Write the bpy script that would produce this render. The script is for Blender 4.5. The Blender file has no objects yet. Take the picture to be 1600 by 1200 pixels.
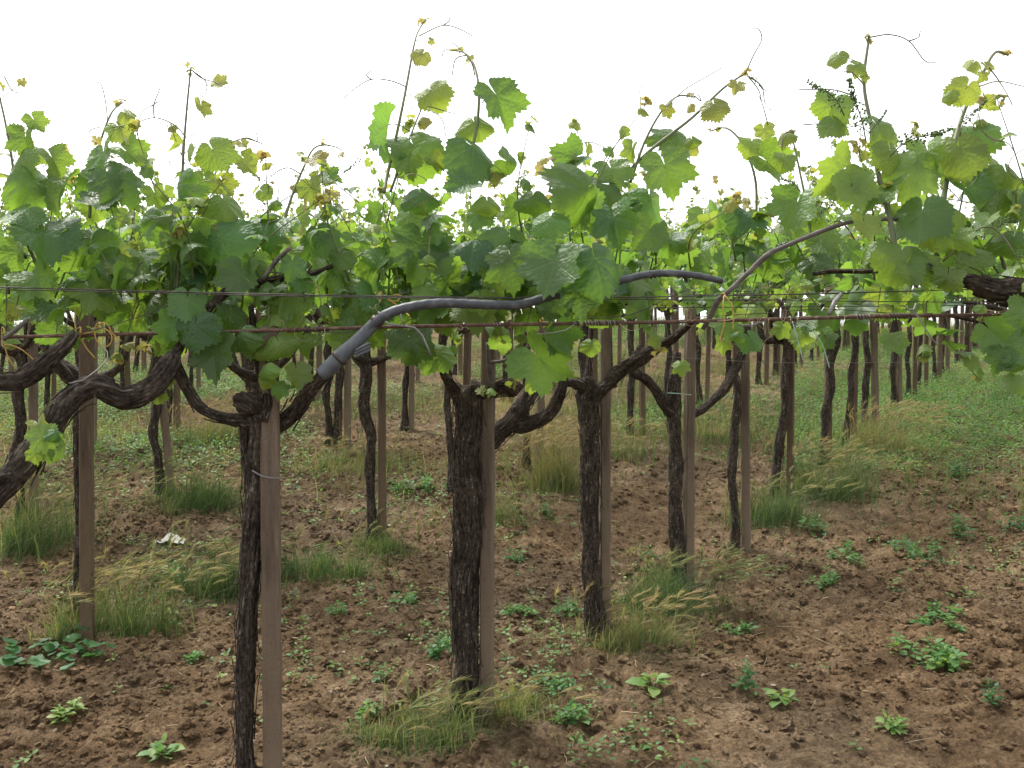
import bpy, math, random
import numpy as np
from mathutils import Matrix, Vector

random.seed(7)
RNG = np.random.default_rng(7)
SC = bpy.context.scene
COL = SC.collection

# ------------------------------------------------------------------ camera
F = 1570.0                      # focal length in pixels of the 1600 px wide photograph
HC = 1.908                      # eye height over the field's plane at y = 0
SLOPE = 0.1076                  # the field climbs away from the eye
PITCH = math.atan(40.0 / F)     # level line lies at row 560
cam_d = bpy.data.cameras.new("camera")
cam_d.sensor_width = 36.0
cam_d.lens = 36.0 * F / 1600.0
cam_d.clip_start = 0.05
cam_d.clip_end = 9000.0
cam = bpy.data.objects.new("camera", cam_d)
COL.objects.link(cam)
cam.location = (0, 0, HC)
cam.rotation_euler = (math.pi / 2 - PITCH, 0, 0)
SC.camera = cam

# ------------------------------------------------------------------ sky and sun (bright overcast)
SUN_EL, SUN_AZ = math.radians(58), math.radians(-40)     # azimuth from +Y, negative = left of the view
world = bpy.data.worlds.new("World")
SC.world = world
world.use_nodes = True
wn = world.node_tree.nodes
wl = world.node_tree.links
wn.clear()
sky = wn.new("ShaderNodeTexSky")
sky.sky_type = 'NISHITA'
sky.sun_disc = False
sky.sun_elevation = SUN_EL
sky.sun_rotation = SUN_AZ
sky.air_density = 1.0
sky.dust_density = 2.0
sky.ozone_density = 1.0
hsv = wn.new("ShaderNodeHueSaturation")
hsv.inputs['Saturation'].default_value = 0.12
bg = wn.new("ShaderNodeBackground")
bg.inputs['Strength'].default_value = 0.13
wo = wn.new("ShaderNodeOutputWorld")
wl.new(sky.outputs[0], hsv.inputs['Color'])
wl.new(hsv.outputs[0], bg.inputs['Color'])
wl.new(bg.outputs[0], wo.inputs['Surface'])

sun_d = bpy.data.lights.new("sun", 'SUN')
sun_d.energy = 1.5
sun_d.angle = math.radians(12)
sun_d.color = (1.0, 0.96, 0.88)
sun = bpy.data.objects.new("sun", sun_d)
COL.objects.link(sun)
sd = Vector((math.sin(SUN_AZ) * math.cos(SUN_EL), math.cos(SUN_AZ) * math.cos(SUN_EL), math.sin(SUN_EL)))
sun.rotation_euler = sd.to_track_quat('Z', 'Y').to_euler()
sun.location = sd * 30

SC.view_settings.view_transform = 'Standard'
SC.view_settings.look = 'None'
SC.view_settings.gamma = 1.0
SC.view_settings.exposure = 1.6
SC.view_settings.use_curve_mapping = False
SC.render.engine = 'CYCLES'
SC.cycles.use_denoising = True
SC.cycles.max_bounces = 5
SC.cycles.transmission_bounces = 4
SC.cycles.diffuse_bounces = 3
SC.cycles.glossy_bounces = 2
SC.cycles.use_adaptive_sampling = True
SC.cycles.adaptive_threshold = 0.02
SC.cycles.use_light_tree = False
world.cycles.sampling_method = 'MANUAL'
world.cycles.sample_map_resolution = 256

# ------------------------------------------------------------------ helpers
CP, SP = math.cos(PITCH), math.sin(PITCH)


def P(px, py, d):
    """world point at forward distance d that stands at photograph pixel (px, py)"""
    x = (px - 800.0) / F
    u = (600.0 - py) / F
    fy = CP + u * SP
    fz = -SP + u * CP
    k = d / fy
    return np.array([x * k, d, HC + fz * k])


def hash3(ix, iy, iz):
    n = (ix * 374761393 + iy * 668265263 + iz * 2147483647 + 1013904223) & 0xFFFFFFFF
    n = ((n ^ (n >> 13)) * 1274126177) & 0xFFFFFFFF
    n = ((n ^ (n >> 16)) * 2246822519) & 0xFFFFFFFF
    return ((n ^ (n >> 15)) & 0xFFFFFF) / float(0xFFFFFF)


def vn(x, y, z=0.0):
    """value noise in -1..1, vectorised"""
    x, y, z = np.broadcast_arrays(np.asarray(x, float), np.asarray(y, float), np.asarray(z, float))
    ix, iy, iz = np.floor(x).astype(np.int64), np.floor(y).astype(np.int64), np.floor(z).astype(np.int64)
    fx, fy, fz = x - ix, y - iy, z - iz
    fx, fy, fz = fx * fx * (3 - 2 * fx), fy * fy * (3 - 2 * fy), fz * fz * (3 - 2 * fz)
    r = 0
    for dx in (0, 1):
        for dy in (0, 1):
            for dz in (0, 1):
                w = (fx if dx else 1 - fx) * (fy if dy else 1 - fy) * (fz if dz else 1 - fz)
                r = r + w * hash3(ix + dx, iy + dy, iz + dz)
    return r * 2 - 1


def fbm(x, y, z=0.0, o=4):
    a, s, r = 1.0, 1.0, 0
    for k in range(o):
        r = r + a * vn(np.asarray(x) * s + 17.3 * k, np.asarray(y) * s - 9.1 * k, z)
        a *= 0.5
        s *= 2.03
    return r


def G0(x, y):
    """smooth field surface"""
    x = np.asarray(x, float)
    y = np.asarray(y, float)
    z = SLOPE * y
    z = z + 0.03 * vn(x * 0.55 + 3, y * 0.55) - 0.11 * np.exp(-((x - 1.05) ** 2 + (y - 6.0) ** 2) / 1.6)
    over = np.maximum(y - 24.5, 0)
    z = z - over * 0.24 + 0.24 * 3 * (1 - np.exp(-over / 3))
    z = np.maximum(z, -60 + 0 * z)
    return z


def mesh(name, V, faces, mats, mi=None, uv=None, col=None, smooth=True):
    """V (n,3); faces = list of int arrays (m,3) or (m,4); mi = matching list of material indices"""
    me = bpy.data.meshes.new(name)
    V = np.asarray(V, np.float32)
    faces = [np.asarray(f, np.int32) for f in faces if len(f)]
    nl = sum(f.size for f in faces)
    nf = sum(len(f) for f in faces)
    me.vertices.add(len(V))
    me.vertices.foreach_set("co", V.ravel())
    me.loops.add(nl)
    li = np.concatenate([f.ravel() for f in faces])
    me.loops.foreach_set("vertex_index", li)
    me.polygons.add(nf)
    tot = np.concatenate([np.full(len(f), f.shape[1], np.int32) for f in faces])
    st = np.concatenate([[0], np.cumsum(tot)[:-1]]).astype(np.int32)
    me.polygons.foreach_set("loop_start", st)
    me.polygons.foreach_set("loop_total", tot)
    if mi is not None:
        m = np.concatenate([np.full(len(f), k, np.int32) if np.isscalar(k) else np.asarray(k, np.int32) for f, k in zip(faces, mi)])
        me.polygons.foreach_set("material_index", m)
    me.polygons.foreach_set("use_smooth", np.full(nf, smooth))
    if uv is not None:
        ul = me.uv_layers.new(name="UVMap")
        ul.data.foreach_set("uv", np.asarray(uv, np.float32)[li].ravel())
    if col is not None:
        at = me.attributes.new("col", 'FLOAT_COLOR', 'POINT')
        at.data.foreach_set("color", np.asarray(col, np.float32).ravel())
    me.update(calc_edges=True)
    for m in mats:
        me.materials.append(m)
    return me


class MB:
    """collects pieces into ONE mesh"""
    def __init__(self):
        self.V, self.F, self.M, self.C, self.U, self.n = [], [], [], [], [], 0

    def add(self, V, faces, mat=0, col=None, uv=None):
        V = np.asarray(V, float)
        for f in (faces if isinstance(faces, list) else [faces]):
            self.F.append(np.asarray(f, np.int64) + self.n)
            self.M.append(mat)
        self.V.append(V)
        self.C.append(np.tile(np.array([0, 0.5, 0.5, 1.0]), (len(V), 1)) if col is None else np.broadcast_to(np.asarray(col, float), (len(V), 4)))
        self.U.append(np.zeros((len(V), 2)) if uv is None else np.asarray(uv, float))
        self.n += len(V)

    def mesh(self, name, mats, origin=None, smooth=True):
        V = np.concatenate(self.V)
        if origin is not None:
            V = V - np.asarray(origin)
        return mesh(name, V, self.F, mats, self.M, np.concatenate(self.U), np.concatenate(self.C), smooth)


def link(name, data, parent=None, loc=(0, 0, 0), rot=None, scale=None):
    o = bpy.data.objects.new(name, data)
    COL.objects.link(o)
    o.location = loc
    if rot is not None:
        o.rotation_euler = rot
    if scale is not None:
        o.scale = (scale,) * 3 if np.isscalar(scale) else scale
    if parent is not None:
        o.parent = parent
    return o


def tag(o, label=None, cat=None, group=None, kind=None):
    if label: o["label"] = label
    if cat: o["category"] = cat
    if group: o["group"] = group
    if kind: o["kind"] = kind
    return o


def spline(pts, step):
    """Catmull-Rom through rows of any width, resampled about every step (first three columns are xyz)"""
    p = np.asarray(pts, float)
    if len(p) == 2:
        n = max(2, int(np.linalg.norm(p[1, :3] - p[0, :3]) / step) + 1)
        t = np.linspace(0, 1, n)[:, None]
        return p[0] * (1 - t) + p[1] * t
    q = np.vstack([2 * p[0] - p[1], p, 2 * p[-1] - p[-2]])
    out = []
    for i in range(1, len(q) - 2):
        a, b, c, d = q[i - 1], q[i], q[i + 1], q[i + 2]
        n = max(1, int(np.linalg.norm(c[:3] - b[:3]) / step))
        t = (np.arange(n) / n)[:, None]
        out.append(0.5 * ((2 * b) + (-a + c) * t + (2 * a - 5 * b + 4 * c - d) * t ** 2 + (-a + 3 * b - 3 * c + d) * t ** 3))
    out.append(p[-1:])
    return np.vstack(out)


def frames(p):
    t = np.gradient(p, axis=0)
    t /= np.linalg.norm(t, axis=1)[:, None] + 1e-12
    ref = np.array([1.0, 0, 0]) if abs(t[0][0]) < 0.8 else np.array([0, 1.0, 0])
    n = np.zeros_like(p)
    v = ref - t[0] * ref.dot(t[0])
    n[0] = v / np.linalg.norm(v)
    for i in range(1, len(p)):
        v = n[i - 1] - t[i] * n[i - 1].dot(t[i])
        n[i] = v / (np.linalg.norm(v) + 1e-12)
    return t, n, np.cross(t, n)


def tube(pts, r, ns=6, cap=True):
    p = np.asarray(pts, float)
    r = np.broadcast_to(np.asarray(r, float), (len(p),))
    t, n, b = frames(p)
    th = np.linspace(0, 2 * np.pi, ns, endpoint=False)
    V = p[:, None, :] + r[:, None, None] * (np.cos(th)[None, :, None] * n[:, None, :] + np.sin(th)[None, :, None] * b[:, None, :])
    return ring_faces(V, cap)


def ring_faces(V, cap=True):
    m, ns = V.shape[:2]
    i = np.arange(m - 1)[:, None] * ns
    j = np.arange(ns)[None, :]
    k = (j + 1) % ns
    Q = np.stack([i + j, i + k, i + ns + k, i + ns + j], -1).reshape(-1, 4)
    W = V.reshape(-1, 3)
    fs = [Q]
    if cap:
        c0, c1 = len(W), len(W) + 1
        W = np.vstack([W, V[0].mean(0), V[-1].mean(0)])
        jj = np.arange(ns)
        kk = (jj + 1) % ns
        fs.append(np.stack([kk, jj, np.full(ns, c0)], -1))
        o = (m - 1) * ns
        fs.append(np.stack([o + jj, o + kk, np.full(ns, c1)], -1))
    return W, fs


def bark(mb, ctrl, ns=22, step=0.016, seed=0, amp=1.0, flakes=0, mat=0):
    """gnarled woody limb; ctrl rows = x, y, z, radius"""
    s = spline(ctrl, step)
    p, r = s[:, :3], np.maximum(s[:, 3], 0.002)
    t, n, b = frames(p)
    th = np.linspace(0, 2 * np.pi, ns, endpoint=False)
    L = np.concatenate([[0], np.cumsum(np.linalg.norm(np.diff(p, axis=0), axis=1))])
    S, T = np.meshgrid(L, th, indexing='ij')
    tw = T + 0.9 * vn(S * 2.2, seed * 3.1)
    cx, cy = np.cos(tw), np.sin(tw)
    rid = 0.55 * vn(cx * 3.2 + seed, cy * 3.2, S * 8.0) + 0.45 * vn(cx * 6.5 + seed, cy * 6.5, S * 16.0)
    lump = vn(cx * 0.9 + 5, cy * 0.9 + seed, S * 9.0)
    fine = vn(cx * 9 + 5, cy * 9 + seed, S * 42.0)
    R = r[:, None] * (1 + amp * (0.25 * rid + 0.19 * lump + 0.11 * fine))
    V = p[:, None, :] + R[..., None] * (np.cos(th)[None, :, None] * n[:, None, :] + np.sin(th)[None, :, None] * b[:, None, :])
    W, fs = ring_faces(V)
    cc = np.stack([np.cos(T) * R, np.sin(T) * R, S + seed * 3.7, 1 + 0 * S], -1).reshape(-1, 4)
    mb.add(W, fs, mat, np.vstack([cc, cc[:1], cc[-1:]]))
    rg = np.random.default_rng(seed + 100)
    for k in range(flakes):                                   # loose strips of bark, lifting at one end
        i = rg.integers(2, max(3, len(p) - 8))
        a = rg.uniform(0, 2 * np.pi)
        ln = rg.uniform(0.03, 0.16)
        m = 5
        ii = np.clip(np.linspace(i, i + ln / step, m).astype(int), 0, len(p) - 1)
        lift = rg.uniform(0.002, 0.024) * np.linspace(0, 1, m) ** 2
        wv = rg.uniform(0.0025, 0.006)
        if rg.random() < 0.5:
            lift = lift[::-1]
        rows = []
        for q in range(m):
            g = ii[q]
            rad = np.cos(a) * n[g] + np.sin(a) * b[g]
            tan = -np.sin(a) * n[g] + np.cos(a) * b[g]
            c = p[g] + rad * (r[g] * 1.10 + lift[q]) + t[g] * (q * 1e-4)
            w2 = wv * (1 - 0.6 * q / m)
            rows.append([c - tan * w2, c + rad * 0.0025, c + tan * w2])
        A = np.array(rows)
        ar = A.reshape(-1, 3)
        f = []
        for q in range(m - 1):
            for e in range(2):
                f.append([q * 3 + e, q * 3 + e + 1, q * 3 + 3 + e + 1, q * 3 + 3 + e])
        mb.add(ar, [np.array(f)], mat, np.stack([np.tile([0, .003, .006], m), np.full(3 * m, k * 0.37), np.repeat(np.arange(m) * 0.02, 3), np.ones(3 * m)], -1))


def rotz(a):
    c, s = np.cos(a), np.sin(a)
    return np.array([[c, -s, 0], [s, c, 0], [0, 0, 1.0]])


def rotx(a):
    c, s = np.cos(a), np.sin(a)
    return np.array([[1.0, 0, 0], [0, c, -s], [0, s, c]])


def roty(a):
    c, s = np.cos(a), np.sin(a)
    return np.array([[c, 0, s], [0, 1.0, 0], [-s, 0, c]])


def stamp(tv, tf, pos, R, sc):
    """many copies of a template as one vertex block"""
    n, k = len(pos), len(tv)
    V = np.einsum('nij,kj->nki', R, tv) * np.asarray(sc)[:, None, None] + pos[:, None, :]
    Fs = [(f[None] + (np.arange(n) * k)[:, None, None]).reshape(-1, f.shape[1]) for f in tf]
    return V.reshape(-1, 3), Fs


def euler_R(ax, ay, az):
    ca, sa, cb, sb, cc, sc_ = np.cos(ax), np.sin(ax), np.cos(ay), np.sin(ay), np.cos(az), np.sin(az)
    R = np.empty((len(ca), 3, 3))
    R[:, 0, 0] = cb * cc; R[:, 0, 1] = sa * sb * cc - ca * sc_; R[:, 0, 2] = ca * sb * cc + sa * sc_
    R[:, 1, 0] = cb * sc_; R[:, 1, 1] = sa * sb * sc_ + ca * cc; R[:, 1, 2] = ca * sb * sc_ - sa * cc
    R[:, 2, 0] = -sb; R[:, 2, 1] = sa * cb; R[:, 2, 2] = ca * cb
    return R


# ------------------------------------------------------------------ materials
def new_mat(name):
    m = bpy.data.materials.new(name)
    m.use_nodes = True
    nt = m.node_tree
    nt.nodes.clear()
    out = nt.nodes.new("ShaderNodeOutputMaterial")
    return m, nt, out


def nd(nt, typ, **kw):
    n = nt.nodes.new(typ)
    for k, v in kw.items():
        setattr(n, k, v)
    return n


def noise(nt, vec, scale, detail=4, rough=0.55):
    n = nd(nt, "ShaderNodeTexNoise")
    n.inputs['Scale'].default_value = scale
    n.inputs['Detail'].default_value = detail
    n.inputs['Roughness'].default_value = rough
    if vec is not None:
        nt.links.new(vec, n.inputs['Vector'])
    return n.outputs['Fac']


def ramp(nt, fac, stops, interp='LINEAR'):
    r = nd(nt, "ShaderNodeValToRGB")
    r.color_ramp.interpolation = interp
    els = r.color_ramp.elements
    while len(els) < len(stops):
        els.new(0.5)
    for e, (p, c) in zip(els, stops):
        e.position = p
        e.color = (*c, 1) if len(c) == 3 else c
    nt.links.new(fac, r.inputs[0])
    return r.outputs[0]


def mixc(nt, fac, a, b, mode='MIX'):
    m = nd(nt, "ShaderNodeMix", data_type='RGBA', blend_type=mode)
    for k, v in ((0, fac), (6, a), (7, b)):
        if isinstance(v, (int, float)):
            m.inputs[k].default_value = v
        elif isinstance(v, tuple):
            m.inputs[k].default_value = (*v, 1)
        else:
            nt.links.new(v, m.inputs[k])
    return m.outputs[2]


def mth(nt, op, a, b=None, c=None):
    m = nd(nt, "ShaderNodeMath", operation=op)
    for k, v in enumerate((a, b, c)):
        if v is None:
            continue
        if isinstance(v, (int, float)):
            m.inputs[k].default_value = v
        else:
            nt.links.new(v, m.inputs[k])
    return m.outputs[0]


def bump(nt, h, strength, dist, prev=None):
    b = nd(nt, "ShaderNodeBump")
    b.inputs['Strength'].default_value = strength
    b.inputs['Distance'].default_value = dist
    nt.links.new(h, b.inputs['Height'])
    if prev is not None:
        nt.links.new(prev, b.inputs['Normal'])
    return b.outputs[0]


def simple_mat(name, stops, scale=30, rough=0.7, stretch=(1, 1, 1), bump_s=0.3, bump_d=0.003, metallic=0.0, detail=5, spec=0.4, extra=None):
    m, nt, out = new_mat(name)
    tc = nd(nt, "ShaderNodeTexCoord")
    mp = nd(nt, "ShaderNodeMapping")
    mp.inputs['Scale'].default_value = stretch
    nt.links.new(tc.outputs['Object'], mp.inputs[0])
    f = noise(nt, mp.outputs[0], scale, detail)
    c = ramp(nt, f, stops)
    oi = nd(nt, "ShaderNodeObjectInfo")
    v = mth(nt, 'MULTIPLY_ADD', oi.outputs['Random'], 0.3, 0.85)
    hs = nd(nt, "ShaderNodeHueSaturation")
    nt.links.new(v, hs.inputs['Value'])
    nt.links.new(c, hs.inputs['Color'])
    p = nd(nt, "ShaderNodeBsdfPrincipled")
    nt.links.new(hs.outputs[0], p.inputs['Base Color'])
    p.inputs['Roughness'].default_value = rough
    p.inputs['Metallic'].default_value = metallic
    p.inputs['Specular IOR Level'].default_value = spec
    f2 = noise(nt, mp.outputs[0], scale * 2.3, 6)
    nt.links.new(bump(nt, f2, bump_s, bump_d), p.inputs['Normal'])
    nt.links.new(p.outputs[0], out.inputs[0])
    return m


def leaf_mat(name, per_object):
    """vine leaf; r = age (0 grown .. 1 bronze tip), g = hue jitter, b = value jitter"""
    m, nt, out = new_mat(name)
    if per_object:
        oi = nd(nt, "ShaderNodeObjectInfo")
        csrc = oi.outputs['Color']
    else:
        at = nd(nt, "ShaderNodeAttribute", attribute_name="col")
        csrc = at.outputs['Color']
    sp = nd(nt, "ShaderNodeSeparateColor")
    nt.links.new(csrc, sp.inputs[0])
    age, hue, val = sp.outputs[0], sp.outputs[1], sp.outputs[2]
    top = ramp(nt, age, [(0, (0.044, 0.104, 0.036)), (0.35, (0.092, 0.175, 0.038)), (0.7, (0.17, 0.25, 0.050)), (1, (0.30, 0.24, 0.08))])
    und = ramp(nt, age, [(0, (0.10, 0.20, 0.075)), (0.35, (0.13, 0.25, 0.07)), (0.7, (0.24, 0.30, 0.08)), (1, (0.36, 0.26, 0.10))])
    trn = ramp(nt, age, [(0, (0.23, 0.43, 0.035)), (0.35, (0.36, 0.56, 0.045)), (0.7, (0.48, 0.56, 0.06)), (1, (0.58, 0.46, 0.12))])
    geo = nd(nt, "ShaderNodeNewGeometry")
    base = mixc(nt, geo.outputs['Backfacing'], top, und)
    bump_n = None
    tc = nd(nt, "ShaderNodeTexCoord")
    if per_object:
        uvv = nd(nt, "ShaderNodeVectorMath", operation='MULTIPLY_ADD')
        uvv.inputs[1].default_value = (2, 2, 0)
        uvv.inputs[2].default_value = (-1, -1, 0)
        nt.links.new(tc.outputs['UV'], uvv.inputs[0])
        uv = uvv.outputs[0]
        dmin = None
        for a in (0, 52, -52, 105, -105):
            ra = math.radians(a)
            d1 = nd(nt, "ShaderNodeVectorMath", operation='DOT_PRODUCT')
            d1.inputs[1].default_value = (math.cos(ra), -math.sin(ra), 0)
            nt.links.new(uv, d1.inputs[0])
            d2 = nd(nt, "ShaderNodeVectorMath", operation='DOT_PRODUCT')
            d2.inputs[1].default_value = (math.sin(ra), math.cos(ra), 0)
            nt.links.new(uv, d2.inputs[0])
            behind = mth(nt, 'LESS_THAN', d2.outputs['Value'], 0.0)
            # side veins leave the main one at an angle
            dd = mth(nt, 'ADD', mth(nt, 'ABSOLUTE', d1.outputs['Value']), behind)
            dmin = dd if dmin is None else mth(nt, 'MINIMUM', dmin, dd)
        mr = nd(nt, "ShaderNodeMapRange", interpolation_type='SMOOTHSTEP')
        mr.inputs[1].default_value = 0.004
        mr.inputs[2].default_value = 0.022
        mr.inputs[3].default_value = 1
        mr.inputs[4].default_value = 0
        nt.links.new(dmin, mr.inputs[0])
        vein = mr.outputs[0]
        base = mixc(nt, mth(nt, 'MULTIPLY', vein, 0.30), base, (0.16, 0.26, 0.08))
        vo = nd(nt, "ShaderNodeTexVoronoi", feature='F1', voronoi_dimensions='2D')
        vo.inputs['Scale'].default_value = 9
        nt.links.new(uv, vo.inputs['Vector'])
        h = mth(nt, 'ADD', mth(nt, 'MULTIPLY', vo.outputs['Distance'], -0.7), mth(nt, 'MULTIPLY', vein, -0.35))
        h = mth(nt, 'ADD', h, mth(nt, 'MULTIPLY', noise(nt, uv, 14, 2), 0.3))
        bump_n = bump(nt, h, 0.28, 0.012)
        blotch = noise(nt, uv, 2.2, 3)
    else:
        blotch = noise(nt, tc.outputs['Object'], 9, 3)
    hs = nd(nt, "ShaderNodeHueSaturation")
    nt.links.new(mth(nt, 'MULTIPLY_ADD', hue, 0.05, 0.475), hs.inputs['Hue'])
    vv = mth(nt, 'MULTIPLY', mth(nt, 'MULTIPLY_ADD', val, 0.7, 0.65), mth(nt, 'MULTIPLY_ADD', blotch, 0.5, 0.75))
    nt.links.new(vv, hs.inputs['Value'])
    nt.links.new(base, hs.inputs['Color'])
    p = nd(nt, "ShaderNodeBsdfPrincipled")
    nt.links.new(hs.outputs[0], p.inputs['Base Color'])
    rg = mth(nt, 'MULTIPLY_ADD', geo.outputs['Backfacing'], 0.25, 0.46)
    nt.links.new(rg, p.inputs['Roughness'])
    p.inputs['Specular IOR Level'].default_value = 0.55
    tr = nd(nt, "ShaderNodeBsdfTranslucent")
    nt.links.new(mixc(nt, 0.25, trn, hs.outputs[0]), tr.inputs['Color'])
    if bump_n is not None:
        nt.links.new(bump_n, p.inputs['Normal'])
        nt.links.new(bump_n, tr.inputs['Normal'])
    mx = nd(nt, "ShaderNodeMixShader")
    mx.inputs[0].default_value = 0.45
    nt.links.new(p.outputs[0], mx.inputs[1])
    nt.links.new(tr.outputs[0], mx.inputs[2])
    nt.links.new(mx.outputs[0], out.inputs[0])
    return m


def plant_mat(name, stops, trans=0.35, rough=0.5):
    """small plants: colour from the per-vertex value in col.r through a ramp"""
    m, nt, out = new_mat(name)
    at = nd(nt, "ShaderNodeAttribute", attribute_name="col")
    sp = nd(nt, "ShaderNodeSeparateColor")
    nt.links.new(at.outputs['Color'], sp.inputs[0])
    c = ramp(nt, sp.outputs[0], stops)
    p = nd(nt, "ShaderNodeBsdfPrincipled")
    nt.links.new(c, p.inputs['Base Color'])
    p.inputs['Roughness'].default_value = rough
    p.inputs['Specular IOR Level'].default_value = 0.35
    tr = nd(nt, "ShaderNodeBsdfTranslucent")
    br = mixc(nt, 1.0, c, (1.9, 1.9, 1.1), 'MULTIPLY')
    nt.links.new(br, tr.inputs['Color'])
    mx = nd(nt, "ShaderNodeMixShader")
    mx.inputs[0].default_value = trans
    nt.links.new(p.outputs[0], mx.inputs[1])
    nt.links.new(tr.outputs[0], mx.inputs[2])
    nt.links.new(mx.outputs[0], out.inputs[0])
    return m


def soil_mat(name, k=1.0, fac=0.8):
    m, nt, out = new_mat(name)
    tc = nd(nt, "ShaderNodeTexCoord")
    ob = tc.outputs['Object']
    big = noise(nt, ob, 0.7, 5)
    mid = noise(nt, ob, 7, 6, 0.65)
    fin = noise(nt, ob, 60, 5, 0.7)
    c = ramp(nt, mid, [(0.32, (0.108 * k, 0.073 * k, 0.045 * k)), (0.5, (0.192 * k, 0.135 * k, 0.084 * k)), (0.68, (0.285 * k, 0.210 * k, 0.138 * k))])
    c = mixc(nt, ramp(nt, big, [(0.38, (0, 0, 0)), (0.62, (1, 1, 1))]), c, mixc(nt, 1.0, c, (1.05, 0.97, 0.90), 'MULTIPLY'))
    wet = noise(nt, ob, 1.9, 4, 0.6)
    c = mixc(nt, 1.0, c, ramp(nt, wet, [(0.36, (0.86, 0.86, 0.85)), (0.52, (1.10, 1.10, 1.08)), (0.66, (1.32, 1.32, 1.28))]), 'MULTIPLY')
    c = mixc(nt, fac, c, ramp(nt, fin, [(0.34, (0.24, 0.24, 0.24)), (0.5, (0.5, 0.5, 0.5)), (0.66, (0.76, 0.75, 0.74))]), 'OVERLAY')
    p = nd(nt, "ShaderNodeBsdfPrincipled")
    nt.links.new(c, p.inputs['Base Color'])
    p.inputs['Roughness'].default_value = 0.95
    p.inputs['Specular IOR Level'].default_value = 0.1
    n1 = bump(nt, noise(nt, ob, 26, 8, 0.75), 1.0, 0.05)
    n2 = bump(nt, noise(nt, ob, 110, 5, 0.7), 1.0, 0.012, n1)
    nt.links.new(n2, p.inputs['Normal'])
    nt.links.new(p.outputs[0], out.inputs[0])
    return m


def post_mat():
    m, nt, out = new_mat("post")
    tc = nd(nt, "ShaderNodeTexCoord")
    mp = nd(nt, "ShaderNodeMapping")
    mp.inputs['Scale'].default_value = (1, 1, 0.12)
    nt.links.new(tc.outputs['Object'], mp.inputs[0])
    c = ramp(nt, noise(nt, mp.outputs[0], 22, 6, 0.6), [(0.30, (0.072, 0.050, 0.035)), (0.5, (0.132, 0.095, 0.067)), (0.7, (0.210, 0.160, 0.116))])
    # splashed soil and lichen grey towards the foot: stains with their own ragged edge
    sx = nd(nt, "ShaderNodeSeparateXYZ")
    nt.links.new(tc.outputs['Object'], sx.inputs[0])
    edge = mth(nt, 'ADD', sx.outputs[2], mth(nt, 'MULTIPLY', noise(nt, tc.outputs['Object'], 7, 5), -0.9))
    foot = nd(nt, "ShaderNodeMapRange")
    foot.inputs[1].default_value = -0.25
    foot.inputs[2].default_value = 0.55
    foot.inputs[3].default_value = 0.85
    foot.inputs[4].default_value = 0.0
    nt.links.new(edge, foot.inputs[0])
    c = mixc(nt, foot.outputs[0], c, (0.190, 0.138, 0.088))
    spk = ramp(nt, noise(nt, tc.outputs['Object'], 190, 3), [(0.30, (0.55, 0.55, 0.55)), (0.42, (1, 1, 1))])
    c = mixc(nt, 0.7, c, spk, 'MULTIPLY')
    oi = nd(nt, "ShaderNodeObjectInfo")
    hs = nd(nt, "ShaderNodeHueSaturation")
    nt.links.new(mth(nt, 'MULTIPLY_ADD', oi.outputs['Random'], 0.40, 0.70), hs.inputs['Value'])
    nt.links.new(mth(nt, 'MULTIPLY_ADD', oi.outputs['Random'], -0.25, 1.12), hs.inputs['Saturation'])
    nt.links.new(c, hs.inputs['Color'])
    p = nd(nt, "ShaderNodeBsdfPrincipled")
    nt.links.new(hs.outputs[0], p.inputs['Base Color'])
    p.inputs['Roughness'].default_value = 0.85
    p.inputs['Specular IOR Level'].default_value = 0.25
    nt.links.new(bump(nt, noise(nt, tc.outputs['Object'], 90, 6), 0.5, 0.004), p.inputs['Normal'])
    nt.links.new(p.outputs[0], out.inputs[0])
    return m


def bark_mat(name, tint=1.0):
    """fibrous bark; the col attribute carries limb coordinates (around, around, along)"""
    m, nt, out = new_mat(name)
    at = nd(nt, "ShaderNodeAttribute", attribute_name="col")
    mp = nd(nt, "ShaderNodeMapping")
    mp.inputs['Scale'].default_value = (1, 1, 0.20)
    nt.links.new(at.outputs['Vector'], mp.inputs[0])
    fib = noise(nt, mp.outputs[0], 170, 6, 0.62)
    wide = noise(nt, mp.outputs[0], 45, 4, 0.6)
    patch = noise(nt, at.outputs['Vector'], 9, 4, 0.6)
    flk = noise(nt, at.outputs['Vector'], 75, 5, 0.65)
    f = mth(nt, 'ADD', mth(nt, 'MULTIPLY', fib, 0.42), mth(nt, 'ADD', mth(nt, 'MULTIPLY', wide, 0.28), mth(nt, 'MULTIPLY', flk, 0.30)))
    c = ramp(nt, f, [(0.38, (0.013 * tint, 0.010 * tint, 0.008 * tint)), (0.47, (0.045 * tint, 0.034 * tint, 0.027 * tint)), (0.56, (0.105 * tint, 0.083 * tint, 0.067 * tint)), (0.63, (0.33 * tint, 0.295 * tint, 0.26 * tint))])
    c = mixc(nt, ramp(nt, patch, [(0.42, (0, 0, 0)), (0.62, (1, 1, 1))]), c, mixc(nt, 1.0, c, (1.25, 1.28, 1.22), 'MULTIPLY'))
    p = nd(nt, "ShaderNodeBsdfPrincipled")
    nt.links.new(c, p.inputs['Base Color'])
    p.inputs['Roughness'].default_value = 0.92
    p.inputs['Specular IOR Level'].default_value = 0.15
    nt.links.new(bump(nt, f, 1.0, 0.03), p.inputs['Normal'])
    nt.links.new(p.outputs[0], out.inputs[0])
    return m


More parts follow.
